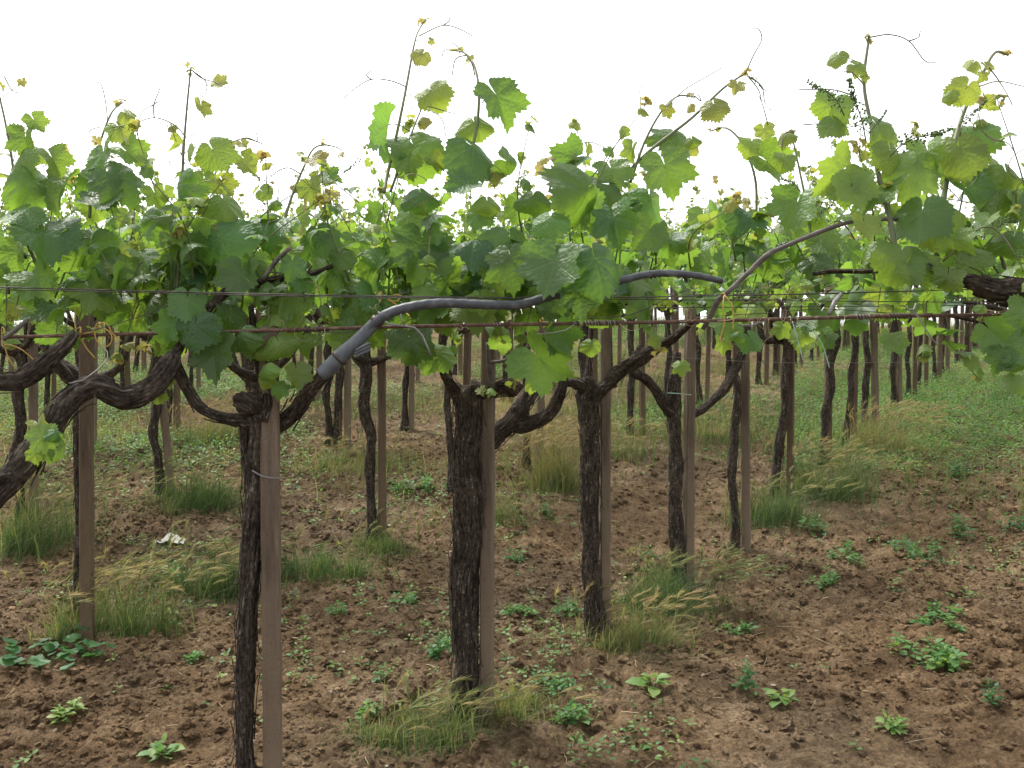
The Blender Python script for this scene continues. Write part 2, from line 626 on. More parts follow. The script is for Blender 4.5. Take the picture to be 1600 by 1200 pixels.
M_LEAF = leaf_mat("vine_leaf", True)
M_LEAFJ = leaf_mat("vine_leaf_joined", False)
M_PET = simple_mat("petiole", [(0.3, (0.13, 0.19, 0.05)), (0.7, (0.20, 0.22, 0.08))], 20, 0.5, bump_s=0.1)
M_SHOOT = simple_mat("shoot", [(0.30, (0.085, 0.125, 0.035)), (0.55, (0.14, 0.15, 0.075)), (0.75, (0.16, 0.11, 0.10))], 9, 0.5, bump_s=0.15, bump_d=0.001)
M_TENDRIL = simple_mat("tendril", [(0.3, (0.13, 0.16, 0.06)), (0.7, (0.17, 0.13, 0.08))], 12, 0.5, bump_s=0.0)
M_BARK = bark_mat("bark", 0.85)
M_ARM = bark_mat("arm_bark", 0.80)
M_CANE = simple_mat("cane_bark", [(0.3, (0.055, 0.045, 0.040)), (0.55, (0.100, 0.084, 0.074)), (0.75, (0.19, 0.165, 0.145))], 40, 0.7, (0.3, 1, 1), 0.4, 0.003)
M_BERRY = simple_mat("flower_bud", [(0.3, (0.055, 0.12, 0.025)), (0.7, (0.12, 0.19, 0.045))], 60, 0.5, bump_s=0.0)
M_POST = post_mat()
M_SOIL = soil_mat("soil")
M_CRUMB = soil_mat("dry_crumbs", 1.3)
M_CLOD = soil_mat("clods", 1.08)
M_ROD = simple_mat("rusty_rod", [(0.3, (0.060, 0.034, 0.026)), (0.55, (0.115, 0.066, 0.048)), (0.8, (0.20, 0.135, 0.11))], 55, 0.7, bump_s=0.6, bump_d=0.002, metallic=0.35)
M_WIRE = simple_mat("dark_wire", [(0.3, (0.045, 0.038, 0.036)), (0.7, (0.11, 0.095, 0.09))], 40, 0.55, bump_s=0.1, metallic=0.6)
M_GALV = simple_mat("pale_wire", [(0.3, (0.15, 0.145, 0.14)), (0.7, (0.27, 0.26, 0.25))], 40, 0.5, bump_s=0.1, metallic=0.3)
M_HOSE = simple_mat("grey_hose", [(0.3, (0.036, 0.041, 0.048)), (0.55, (0.058, 0.065, 0.075)), (0.75, (0.12, 0.125, 0.13))], 34, 0.5, bump_s=0.25, bump_d=0.001)
M_HOSE2 = simple_mat("sleeve_grey", [(0.3, (0.055, 0.064, 0.074)), (0.7, (0.10, 0.112, 0.125))], 30, 0.55, bump_s=0.25, bump_d=0.001)
M_TIE = simple_mat("yellow_tie", [(0.3, (0.34, 0.20, 0.035)), (0.7, (0.46, 0.31, 0.075))], 25, 0.45, bump_s=0.0)
M_TIEG = simple_mat("green_tie", [(0.3, (0.20, 0.36, 0.26)), (0.7, (0.32, 0.48, 0.38))], 25, 0.45, bump_s=0.0)
M_PAPER = simple_mat("paper", [(0.3, (0.62, 0.58, 0.50)), (0.7, (0.80, 0.77, 0.70))], 25, 0.8, bump_s=0.1)
M_STRAW = plant_mat("straw", [(0, (0.20, 0.14, 0.08)), (0.5, (0.34, 0.26, 0.15)), (1, (0.50, 0.42, 0.28))], 0.15, 0.7)
M_STONE = simple_mat("stone", [(0.3, (0.20, 0.16, 0.12)), (0.7, (0.36, 0.30, 0.24))], 30, 0.9, bump_s=0.5)
M_GRASS = plant_mat("grass_blade", [(0, (0.048, 0.095, 0.036)), (0.35, (0.095, 0.145, 0.055)), (0.65, (0.20, 0.215, 0.085)), (1, (0.36, 0.29, 0.15))])
M_HEAD = plant_mat("barley_head", [(0, (0.13, 0.18, 0.07)), (0.5, (0.24, 0.24, 0.11)), (1, (0.40, 0.31, 0.18))], 0.4)
M_WEED = plant_mat("weed_leaf", [(0, (0.034, 0.100, 0.040)), (0.5, (0.075, 0.180, 0.055)), (0.8, (0.13, 0.24, 0.065)), (1, (0.21, 0.28, 0.08))])

# ------------------------------------------------------------------ ground
# the row grid measured from the photograph: posts stand on B + i*v + k*w
GB = np.array([P(760, 1140, 4.0)[0], 4.0])
GV = np.array([0.557, 0.93])
GW = np.array([-1.90, 1.03])


def G(x, y):
    """ground surface with tilled relief"""
    x = np.asarray(x, float)
    y = np.asarray(y, float)
    z = G0(x, y)
    near = np.clip((30 - y) / 6, 0, 1) * np.clip((y + 2) / 2, 0, 1)
    clod = fbm(x * 4.2, y * 4.2, 0.3, 5)
    tex = np.abs(vn(x * 11, y * 11, 2.1)) * 0.6 + np.abs(vn(x * 23, y * 23, 4.1)) * 0.35 + np.abs(vn(x * 47, y * 47, 6.1)) * 0.2
    return z + near * (0.022 * clod + 0.056 * tex * np.clip(0.8 + 0.8 * vn(x * 0.9, y * 0.9, 7.7), 0.25, 1.6))


def axis(dense0, dense1, step, outer, growth):
    a = list(np.arange(dense0, dense1, step))
    lo, hi = [], []
    s, q = step, a[-1]
    while q < outer[1]:
        s *= growth
        q += s
        hi.append(q)
    s, q = step, a[0]
    while q > outer[0]:
        s *= growth
        q -= s
        lo.append(q)
    return np.array(lo[::-1] + a + hi)


gx = axis(-2.3, 2.6, 0.0165, (-3000, 3000), 1.017)
gy = axis(2.7, 5.8, 0.0165, (-600, 4000), 1.012)
# the slow growth runs to the far end of the field, then the sheet opens out quickly
gx = np.concatenate([-np.geomspace(3000, 17, 16), gx[(gx > -16) & (gx < 16)], np.geomspace(17, 3000, 16)])
gy = np.concatenate([-np.geomspace(600, 1, 12), gy[(gy > 0) & (gy < 28)], np.geomspace(28.5, 4000, 26)])
XX, YY = np.meshgrid(gx, gy)
ZZ = G(XX, YY)
nx, ny = len(gx), len(gy)
idx = (np.arange(ny - 1)[:, None] * nx + np.arange(nx - 1)[None, :])
quads = np.stack([idx, idx + 1, idx + nx + 1, idx + nx], -1).reshape(-1, 4)
ground = link("ground", mesh("ground", np.stack([XX, YY, ZZ], -1).reshape(-1, 3), [quads], [M_SOIL]))
tag(ground, "brown tilled vineyard soil climbing away between the rows", kind="structure")


def in_view(n, dmin, dmax, power=1.0, margin=1.08):
    """random points over the seen ground; density falls with distance for power < 1"""
    u = RNG.random(n)
    y = (dmin ** (2 * power) + u * (dmax ** (2 * power) - dmin ** (2 * power))) ** (1 / (2 * power))
    x = (RNG.random(n) * 2 - 1) * y * (800 / F) * margin
    return x, y


def ico(sub=0):
    t = (1 + 5 ** 0.5) / 2
    v = np.array([[-1, t, 0], [1, t, 0], [-1, -t, 0], [1, -t, 0], [0, -1, t], [0, 1, t], [0, -1, -t], [0, 1, -t], [t, 0, -1], [t, 0, 1], [-t, 0, -1], [-t, 0, 1]], float)
    f = np.array([[0, 11, 5], [0, 5, 1], [0, 1, 7], [0, 7, 10], [0, 10, 11], [1, 5, 9], [5, 11, 4], [11, 10, 2], [10, 7, 6], [7, 1, 8], [3, 9, 4], [3, 4, 2], [3, 2, 6], [3, 6, 8], [3, 8, 9], [4, 9, 5], [2, 4, 11], [6, 2, 10], [8, 6, 7], [9, 8, 1]])
    v /= np.linalg.norm(v[0])
    for _ in range(sub):
        mid = {}
        vs = list(v)
        nf = []
        def mp(a, b):
            k = (min(a, b), max(a, b))
            if k not in mid:
                q = (vs[a] + vs[b]) / 2
                vs.append(q / np.linalg.norm(q))
                mid[k] = len(vs) - 1
            return mid[k]
        for a, b, c in f:
            ab, bc, ca = mp(a, b), mp(b, c), mp(c, a)
            nf += [[a, ab, ca], [b, bc, ab], [c, ca, bc], [ab, bc, ca]]
        v, f = np.array(vs), np.array(nf)
    return v, f


def clods(name, n, dmin, dmax, smin, smax, sub, mat, label, cat, flat=0.65):
    mb = MB()
    for var in range(12):
        v, f = ico(sub)
        v = v * (1 + 0.45 * vn(v[:, 0] * 1.6 + var * 9, v[:, 1] * 1.6, v[:, 2] * 1.6) + 0.38 * vn(v[:, 0] * 4 + var, v[:, 1] * 4, v[:, 2] * 4))[:, None]
        v = v * np.array([1, 1, flat])
        m = n // 12
        x, y = in_view(m, dmin, dmax, 0.75)
        keep = vn(x * 1.1, y * 1.1, 3.3) + RNG.random(m) * 1.4 > 0.35
        x, y = x[keep], y[keep]
        s = smin + (smax - smin) * RNG.random(len(x)) ** 3.2
        R = euler_R(RNG.uniform(-0.5, 0.5, len(x)), RNG.uniform(-0.5, 0.5, len(x)), RNG.uniform(0, 6.3, len(x)))
        V, fs = stamp(v, [f], np.stack([x, y, G(x, y) + s * 0.28], -1), R, s)
        mb.add(V, fs)
    o = link(name, mb.mesh(name, [mat], smooth=False))
    tag(o, label, cat, kind="stuff")


clods("soil_clods", 9000, 2.7, 9.5, 0.007, 0.030, 1, M_CLOD, "crumbled brown clods lying over the tilled soil", "soil")
clods("soil_crumbs", 70000, 2.7, 13, 0.004, 0.018, 0, M_CRUMB, "small brown soil crumbs scattered between the clods", "soil")
clods("pebbles", 420, 2.7, 9, 0.004, 0.012, 0, M_STONE, "pale pebbles strewn over the brown soil", "pebbles")

# straw and twigs on the soil
mb = MB()
x, y = in_view(760, 2.8, 9.5, 0.7)
for a, b in zip(x, y):
    an = RNG.uniform(0, 6.28)
    ln = RNG.uniform(0.02, 0.10)
    t = np.linspace(-0.5, 0.5, 4) * ln
    pp = np.stack([a + np.cos(an) * t + 0.1 * ln * np.sin(t * 40), b + np.sin(an) * t, 0 * t], -1)
    pp[:, 2] = G(pp[:, 0], pp[:, 1]).max() + 0.004 + RNG.uniform(-0.003, 0.02) * (t / ln + 0.5)
    V, fs = tube(pp, RNG.uniform(0.0008, 0.0022), 4)
    mb.add(V, fs, 0, (RNG.uniform(0.1, 1), 0, 0, 1))
tag(link("straw_litter", mb.mesh("straw_litter", [M_STRAW])), "dry straw and twig bits scattered on the soil", "straw", kind="stuff")

# ------------------------------------------------------------------ low plants
LEAF6_V = np.array([[0, 0, 0], [-0.30, 0.32, 0.07], [0.30, 0.32, 0.07], [0, 0.36, 0.0], [-0.26, 0.68, 0.03], [0.26, 0.68, 0.03], [0, 0.72, -0.02], [0, 1.0, -0.12]], float)
LEAF6_F = [np.array([[0, 3, 1], [0, 2, 3], [4, 6, 7], [6, 5, 7]]), np.array([[1, 3, 6, 4], [3, 2, 5, 6]])]
LEAF2_V = np.array([[0, 0, 0], [-0.30, 0.5, 0.06], [0.30, 0.5, 0.06], [0, 1.0, -0.08], [0, 0.5, 0]], float)
LEAF2_F = [np.array([[0, 4, 1], [0, 2, 4], [1, 4, 3], [4, 2, 3]])]


def leafy(mb, centres, heights, nleaf, size, hi=True, tone=(0.2, 0.7), stems=True, spread=1.0, mat=0, smat=0):
    """small broad-leaved plants at the given ground points, leaves whorled up a short stem"""
    n = len(centres)
    c = np.repeat(np.asarray(centres), nleaf, 0)
    hgt = np.repeat(heights, nleaf)
    k = np.tile(np.arange(nleaf), n)
    az = k * 2.4 + np.repeat(RNG.uniform(0, 6.3, n), nleaf) + RNG.uniform(-0.4, 0.4, len(k))
    lv = (k + 0.5) / nleaf
    sz = np.repeat(RNG.uniform(0.75, 1.25, n), nleaf) * size * (1.15 - 0.6 * lv) * RNG.uniform(0.7, 1.2, len(k))
    off = np.stack([np.sin(az) * -0.25, np.cos(az) * 0.25, 0 * az], -1) * sz[:, None] * spread
    pos = c + off + np.stack([0 * az, 0 * az, hgt * lv + 0.006], -1)
    pitch = RNG.uniform(-0.25, 0.75, len(k)) * (0.5 + lv)
    R = euler_R(pitch, RNG.uniform(-0.4, 0.4, len(k)), az)
    tv, tf = (LEAF6_V, LEAF6_F) if hi else (LEAF2_V, LEAF2_F)
    V, fs = stamp(tv, tf, pos, R, sz)
    tn = np.repeat(np.repeat(RNG.uniform(*tone, n), nleaf) + RNG.uniform(-0.12, 0.15, len(k)), len(tv))
    mb.add(V, fs, mat, np.stack([np.clip(tn, 0, 1), tn, tn, 1 + 0 * tn], -1))
    if stems:
        for q in range(n):
            a = np.asarray(centres[q])
            T, f = tube(np.array([a - [0, 0, 0.01], a + [RNG.uniform(-.01, .01), RNG.uniform(-.01, .01), heights[q]]]), 0.0016, 4)
            mb.add(T, f, smat, (0.6, 0, 0, 1))


def blades(mb, base, length, width, lean, dry, seg=4, mat=0, wind=(0.6, 0.0)):
    """bent grass blades; all arguments arrays of n"""
    n = len(base)
    az = RNG.uniform(0, 6.283, n)
    length = length * RNG.uniform(0.7, 1.15, n)
    d = np.stack([np.cos(az) * lean + wind[0] * lean, np.sin(az) * lean + wind[1] * lean], -1)
    side = np.stack([-np.sin(az + 1.2), np.cos(az + 1.2)], -1)
    rows = []
    for q in range(seg + 1):
        t = q / seg
        c = base.copy()
        c[:, :2] += d * (t ** 1.9)[..., None] * length[:, None] if np.ndim(t) else d * (t ** 1.9) * length[:, None]
        c[:, 2] += length * (t - 0.30 * np.minimum(1.6, np.linalg.norm(d, axis=1)) * t ** 2.4)
        w = width * (1 - t) ** 0.7 * 0.5
        if q < seg:
            l_, r_ = c.copy(), c.copy()
            l_[:, :2] -= side * w[:, None]
            r_[:, :2] += side * w[:, None]
            rows += [l_, r_]
        else:
            rows.append(c)
    V = np.stack(rows, 1)
    k = V.shape[1]
    fq = np.array([[2 * q, 2 * q + 1, 2 * q + 3, 2 * q + 2] for q in range(seg - 1)])
    ft = np.array([[2 * seg - 2, 2 * seg - 1, 2 * seg]])
    o = (np.arange(n) * k)[:, None, None]
    t = np.concatenate([np.repeat(np.linspace(0, 0.9, seg), 2), [1]])
    tone = np.clip(dry[:, None] * (0.6 + 0.6 * t[None]), 0, 1).ravel()
    mb.add(V.reshape(-1, 3), [(fq[None] + o).reshape(-1, 4), (ft[None] + o).reshape(-1, 3)], mat, np.stack([tone, tone, tone, 1 + 0 * tone], -1))


def barley_heads(mb, tips, dirs, length, dry, mat=1):
    """wild-barley ears: a curved spike with a brush of awns"""
    for p, d, L, dr in zip(tips, dirs, length, dry):
        d = d / np.linalg.norm(d)
        t = np.linspace(0, 1, 6)
        ax = p + d * (t * L)[:, None] + np.array([0.25, 0, -RNG.uniform(0.1, 0.7)]) * (L * 0.5 * t ** 2)[:, None]
        V, fs = tube(ax, np.array([0.0012, 0.0038, 0.0044, 0.0038, 0.0028, 0.001]), 5)
        mb.add(V, fs, mat, (dr, 0, 0, 1))
        tv, tf = [], []
        for q in range(26):
            s = RNG.uniform(0.05, 0.95)
            b = np.array([np.interp(s, t, ax[:, c]) for c in range(3)])
            tn = ax[min(5, int(s * 5) + 1)] - ax[int(s * 5)]
            tn /= np.linalg.norm(tn)
            r = RNG.normal(size=3)
            r -= tn * r.dot(tn)
            r /= np.linalg.norm(r)
            e = b + (tn * 0.9 + r * RNG.uniform(0.25, 0.5)) * RNG.uniform(0.5, 0.95) * L * 0.75
            sd_ = np.cross(tn, r) * 0.0014
            o = len(tv)
            tv += [b - sd_, b + sd_, e]
            tf.append([o, o + 1, o + 2])
        mb.add(np.array(tv), [np.array(tf)], mat, (min(1, dr + 0.12), 0, 0, 1))


def tuft(px, py, d, rad, hgt, n, heads, dry, label, lean=0.75, hi_dry=None):
    n, heads = int(n * 1.5), int(heads * 1.5)
    """one clump of wild barley; blades and ears are its parts"""
    c = P(px, py, d)
    gz = float(G0(c[0], c[1]))
    root = tag(link("grass_tuft", None, loc=(c[0], c[1], gz)), label, "grass", "barley grass tufts at the vine feet")
    a = RNG.uniform(0, 6.283, n)
    sub = RNG.integers(0, 7, n)                              # several crowns, thinning outwards
    ca, cr = RNG.uniform(0, 6.283, 7), rad * 0.62 * np.sqrt(RNG.random(7))
    r = np.abs(RNG.normal(0, 0.30, n)) * rad
    b = np.stack([c[0] + np.cos(ca[sub]) * cr[sub] + np.cos(a) * r, c[1] + 0.7 * np.sin(ca[sub]) * cr[sub] + 0.7 * np.sin(a) * r, 0 * a], -1)
    b[:, 2] = G(b[:, 0], b[:, 1]) - 0.01
    ln = hgt * RNG.uniform(0.25, 1.2, n) * np.clip(1.1 - 0.7 * r / rad, 0.25, 1.1) * RNG.uniform(0.6, 1.15, 7)[sub]
    mb = MB()
    a2, r2, n2 = RNG.uniform(0, 6.283, n), np.abs(RNG.normal(0, 0.75, n)) * rad, n
    b2 = np.stack([c[0] + np.cos(a2) * r2, c[1] + 0.7 * np.sin(a2) * r2, 0 * a2], -1)
    b2[:, 2] = G(b2[:, 0], b2[:, 1]) - 0.004
    blades(mb, b2, RNG.uniform(0.02, 0.10, n2), RNG.uniform(0.002, 0.004, n2), RNG.uniform(0.2, 1.6, n2), np.clip(RNG.normal(dry + 0.1, 0.25, n2), 0, 1), 3)
    blades(mb, b, ln, RNG.uniform(0.0025, 0.0065, n), RNG.uniform(0.05, 1.3, n) * lean, np.clip(RNG.normal(dry, 0.22, n), 0, 1), wind=(RNG.uniform(0.3, 0.8), RNG.uniform(-0.2, 0.2)))
    mb = mb
    o = link("grass_blades", mb.mesh("grass_blades", [M_GRASS], (c[0], c[1], gz)), root)
    tag(o, kind="stuff")
    if heads:
        mh = MB()
        a, r = RNG.uniform(0, 6.283, heads), rad * 0.9 * np.sqrt(RNG.random(heads))
        b = np.stack([c[0] + np.cos(a) * r, c[1] + 0.7 * np.sin(a) * r, 0 * a], -1)
        b[:, 2] = G(b[:, 0], b[:, 1]) - 0.01
        tips, dirs = [], []
        H = hgt * RNG.uniform(0.7, 1.12, heads)
        for q in range(heads):
            t = np.linspace(0, 1, 5)
            lx = RNG.uniform(0.1, 0.7) * lean * 1.3
            ly = RNG.uniform(-0.35, 0.35)
            lx = lx if RNG.random() < 0.8 else -0.4 * lx
            st = b[q] + np.stack([lx * H[q] * t ** 2, ly * H[q] * t ** 2, H[q] * (t - 0.14 * t ** 2)], -1)
            V, fs = tube(st, 0.0011, 3)
            mh.add(V, fs, 0, (min(1, dry + 0.15), 0, 0, 1))
            tips.append(st[-1])
            dirs.append(st[-1] - st[-2] + np.array([RNG.uniform(-0.1, 0.7), RNG.uniform(-0.3, 0.3), -0.1]) * np.linalg.norm(st[-1] - st[-2]))
        hd = dry if hi_dry is None else hi_dry
        barley_heads(mh, tips, dirs, RNG.uniform(0.065, 0.105, heads), np.clip(RNG.normal(hd + 0.1, 0.2, heads), 0, 1))
        tag(link("seed_heads", mh.mesh("seed_heads", [M_GRASS, M_HEAD], (c[0], c[1], gz)), root), kind="stuff")
    return root


def DG(py):
    """forward distance of the field's plane at photograph row py"""
    return HC * F / (py - 391.0)


TUFTS = [
    (805, 1130, 0.22, 0.13, 360, 4, 0.58, "low pale yellow grass right of the thickest trunk's post"),
    (620, 1175, 0.22, 0.12, 340, 8, 0.40, "low mixed grass left of the thickest trunk's foot"),
    (680, 1175, 0.26, 0.20, 330, 16, 0.42, "barley grass tuft at the foot of the thick front trunk"),
    (975, 1005, 0.34, 0.24, 620, 26, 0.60, "brownish grass tuft beside the second thick trunk's post"),
    (1062, 945, 0.36, 0.34, 900, 30, 0.20, "green grass tuft round the third trunk of the front row"),
    (1215, 815, 0.42, 0.36, 640, 24, 0.25, "green grass clump right of the thin bent fourth trunk"),
    (1290, 778, 0.50, 0.44, 900, 70, 0.36, "large windblown barley clump round the fifth and sixth trunks"),
    (1385, 708, 0.42, 0.48, 520, 60, 0.80, "golden dry grass clump in the right-hand row"),
    (205, 985, 0.30, 0.38, 360, 38, 0.40, "windblown barley tuft right of the left post"),
    (95, 1000, 0.20, 0.36, 200, 22, 0.50, "yellowish barley tuft left of the left post"),
    (320, 930, 0.30, 0.34, 480, 34, 0.22, "green barley tuft left of the dark front trunk"),
    (490, 905, 0.42, 0.26, 520, 4, 0.20, "low green grass tuft right of the brown front post"),
    (300, 800, 0.55, 0.36, 640, 30, 0.20, "wide green grass clump round the leaning post"),
    (60, 860, 0.55, 0.50, 620, 60, 0.35, "tall barley clump at the left edge under the thick arm"),
    (595, 870, 0.38, 0.20, 300, 10, 0.30, "short grass tuft at the flared trunk right of the front post"),
    (840, 765, 0.42, 0.55, 620, 90, 0.68, "tall golden barley clump between the thick trunks"),
    (570, 735, 0.80, 0.30, 520, 30, 0.55, "hazy dry grass clump behind the flared trunk"),
    (760, 815, 0.42, 0.22, 340, 6, 0.50, "low yellowish grass behind the thick trunk's post"),
    (340, 690, 0.6, 0.45, 420, 60, 0.75, "dry golden grass clump in the back left row"),
    (950, 720, 0.5, 0.34, 320, 30, 0.55, "dry grass clump behind the second thick trunk"),
    (1110, 690, 0.55, 0.36, 340, 30, 0.65, "pale dry grass below the thin leaning stake"),
]
for px, py, rad, h, n, hd, dry, lab in TUFTS:
    tuft(px, py, DG(py), rad, h, n, hd, dry, lab)

# low green cover of the back field: nobody could count it
x, y = in_view(150000, 7.4, 25, 0.62, 1.15)
dens = np.clip((y - 8.2) / 2.0, 0, 1) * np.clip(0.80 + 0.9 * vn(x * 0.55 + 1, y * 0.42, 1.7) + 0.5 * vn(x * 1.7, y * 1.7, 2.2), 0, 1)
dens = np.maximum(dens, np.clip((y - 9.3) / 0.5, 0, 1) * np.clip((x - 0.30 * y) / 0.6, 0, 1) * np.clip((14.5 - y) / 1.0, 0.5, 1))
dens = np.maximum(dens, 0.16 * np.clip(0.3 + 1.2 * vn(x * 0.9, y * 0.9, 5.5), 0, 1))
k = RNG.random(len(x)) < dens * np.where((x > 0.27 * y) & (y < 15), 1.0, np.clip(0.50 + 2.2 * vn(x * 0.8, y * 0.45, 12.5), 0.04, 1))
x, y = x[k], y[k]
mb = MB()
leafy(mb, np.stack([x, y, G(x, y)], -1), RNG.uniform(0.02, 0.15, len(x)), 4, 0.040, False, (0.35, 1.0), False, 1.2)
tag(link("weed_cover", mb.mesh("weed_cover", [M_WEED])), "low green weeds covering the back of the field", "weeds", kind="stuff")

x, y = in_view(85000, 6.5, 26, 0.75, 1.15)
dens = np.clip((y - 6.6) / 2.6, 0.05, 1) * np.clip(0.36 + 1.1 * vn(x * 0.6 + 8, y * 0.5, 3.9), 0.06, 1)
k = RNG.random(len(x)) < dens
x, y = x[k], y[k]
mb = MB()
blades(mb, np.stack([x, y, G(x, y)], -1), RNG.uniform(0.08, 0.30, len(x)) * (1 + 0.8 * np.clip((y - 19) / 5, 0, 1)), RNG.uniform(0.004, 0.009, len(x)) * np.clip(y / 12, 1, 2), RNG.uniform(0.1, 0.7, len(x)),
       np.clip(0.5 + 0.5 * vn(x * 0.5, y * 0.5, 9.1) + RNG.normal(0, 0.12, len(x)), 0.05, 1), 3)
tag(link("grass_cover", mb.mesh("grass_cover", [M_GRASS])), "thin pale grass growing among the back rows", "grass", kind="stuff")

# seedlings sprinkled over the tilled soil
x, y = in_view(5200, 2.9, 9.5, 0.8)
dens = np.clip(-0.45 + 1.9 * vn(x * 0.9 + 2, y * 1.1, 8.2) + 0.8 * vn(x * 3.1, y * 3.1, 1.1) + 0.03 * (y - 3), 0.010, 1)
k = RNG.random(len(x)) < dens
x, y = x[k], y[k]
mb = MB()
leafy(mb, np.stack([x, y, G(x, y)], -1), RNG.uniform(0.008, 0.05, len(x)), 5, 0.027, True, (0.3, 1.0), False, 1.2)
tag(link("seedling_cover", mb.mesh("seedling_cover", [M_WEED])), "tiny green seedlings sprinkled over the tilled soil", "seedlings", kind="stuff")
x, y = in_view(5200, 2.9, 9.0, 0.8)
dens = np.clip(-0.35 + 1.0 * vn(x * 1.0 + 5, y * 1.0, 1.2), 0.01, 1)
k = RNG.random(len(x)) < dens
x, y = x[k], y[k]
mb = MB()
blades(mb, np.stack([x, y, G(x, y)], -1), RNG.uniform(0.02, 0.10, len(x)), RNG.uniform(0.002, 0.004, len(x)), RNG.uniform(0.1, 0.8, len(x)), RNG.uniform(0.1, 0.75, len(x)), 3)
tag(link("short_grass", mb.mesh("short_grass", [M_GRASS])), "short sparse grass blades on the tilled soil", "grass", kind="stuff")

# weeds one can point at: px, py, plants, spread m, height m, leaves, leaf size, tone
WEEDS = [
    (680, 1035, 6, 0.07, 0.09, 9, 0.034, 0.45, "bushy green weed left of the thick front trunk"),
    (592, 1078, 2, 0.03, 0.05, 7, 0.026, 0.5, "small green weed in bare soil below the low trunk grass"),
    (572, 1140, 3, 0.04, 0.07, 7, 0.032, 0.75, "light green weed at the left of the front grass tuft"),
    (895, 1145, 4, 0.05, 0.07, 9, 0.034, 0.6, "green weed in the soil right of the front post's foot"),
    (865, 1090, 7, 0.09, 0.07, 9, 0.028, 0.45, "spreading green weed between the two thick trunks"),
    (885, 950, 4, 0.06, 0.10, 9, 0.030, 0.5, "upright green weed left of the second thick trunk"),
    (810, 955, 6, 0.09, 0.04, 8, 0.028, 0.7, "low spreading weed right of the front post"),
    (1165, 1095, 2, 0.02, 0.13, 14, 0.026, 0.3, "dark green upright weed alone in the right soil"),
    (1220, 1103, 1, 0.0, 0.05, 4, 0.060, 0.85, "two-leaved pale seedling right of the upright weed"),
    (1250, 745, 3, 0.1, 0.16, 12, 0.040, 0.3, "dark leafy weed before the right-hand clover patch"),
    (1435, 1030, 8, 0.14, 0.07, 8, 0.040, 0.6, "large broad-leaved weed in the right foreground soil"),
    (1485, 1050, 4, 0.06, 0.06, 6, 0.055, 0.75, "pale big-leaved weed right of the large broad-leaved one"),
    (1475, 975, 9, 0.16, 0.05, 8, 0.034, 0.55, "wide low weed patch above the large broad-leaved weed"),
    (1395, 1155, 5, 0.06, 0.05, 6, 0.030, 0.9, "yellow-green grassy weed near the bottom right"),
    (1545, 1115, 2, 0.03, 0.10, 12, 0.024, 0.25, "small dark weed near the bottom right corner"),
    (1020, 1085, 2, 0.02, 0.05, 4, 0.050, 0.8, "pale seedling in soil right of the brown grass tuft"),
    (255, 1185, 2, 0.03, 0.04, 5, 0.055, 0.75, "broad-leaved seedling at the bottom left of the frame"),
    (105, 1130, 3, 0.06, 0.05, 6, 0.036, 0.9, "yellow-green weed in the bottom left soil"),
    (305, 1040, 3, 0.04, 0.04, 7, 0.028, 0.55, "small weed midway between left post and dark trunk"),
    (675, 775, 5, 0.12, 0.10, 10, 0.038, 0.5, "round green weed left of the thick trunk's middle"),
    (628, 775, 4, 0.08, 0.10, 10, 0.036, 0.55, "green weed beside the flared trunk's post"),
    (852, 805, 2, 0.04, 0.08, 10, 0.032, 0.4, "dark weed below the golden barley clump"),
    (1435, 870, 8, 0.16, 0.09, 9, 0.034, 0.4, "dark green weed patch right of the barley clump"),
    (1500, 845, 4, 0.07, 0.14, 10, 0.036, 0.3, "upright weed at the right above the soil patches"),
    (1590, 835, 5, 0.1, 0.12, 10, 0.036, 0.3, "dark weed at the right edge of the frame"),
    (1330, 870, 7, 0.15, 0.07, 9, 0.030, 0.5, "low weed patch right of the green trunk grass"),
    (1285, 905, 5, 0.09, 0.06, 8, 0.034, 0.6, "weed in open soil right of the third trunk's grass"),
    (1500, 750, 5, 0.1, 0.16, 10, 0.040, 0.35, "tall green weed in front of the clover patch"),
    (1275, 828, 5, 0.1, 0.10, 9, 0.032, 0.35, "leafy weed at the foot of the green grass clump"),
    (1150, 980, 5, 0.09, 0.04, 8, 0.030, 0.6, "flat weed right of the third trunk's grass"),
    (640, 945, 4, 0.09, 0.05, 8, 0.028, 0.5, "small weed in soil left of the thick trunk"),
    (530, 965, 3, 0.05, 0.06, 8, 0.026, 0.55, "small weed right of the brown front post"),
    (805, 870, 3, 0.05, 0.07, 9, 0.030, 0.5, "green weed behind the front post's right side"),
    (265, 905, 5, 0.10, 0.10, 9, 0.036, 0.65, "bright weed left of the green barley tuft"),
]
for px, py, n, spd, h, nl, sz, tone, lab in WEEDS:
    n = int(n * 1.6 + 0.5)
    d = DG(py)
    c = P(px, py, d)
    c[2] = float(G0(c[0], c[1]))
    a, r = RNG.uniform(0, 6.3, n), spd * np.sqrt(RNG.random(n))
    pts = np.stack([c[0] + np.cos(a) * r, c[1] + np.sin(a) * r, 0 * a], -1)
    pts[:, 2] = G(pts[:, 0], pts[:, 1])
    root = tag(link("weed_plant", None, loc=c), lab, "weed", "weeds in the tilled soil")
    for q in range(n):
        mb = MB()
        leafy(mb, pts[q:q + 1], h * RNG.uniform(0.6, 1.1, 1), nl + 3, sz * 1.25, True, (tone - 0.12, tone + 0.12))
        link("stem", mb.mesh("stem", [M_WEED], c), root)

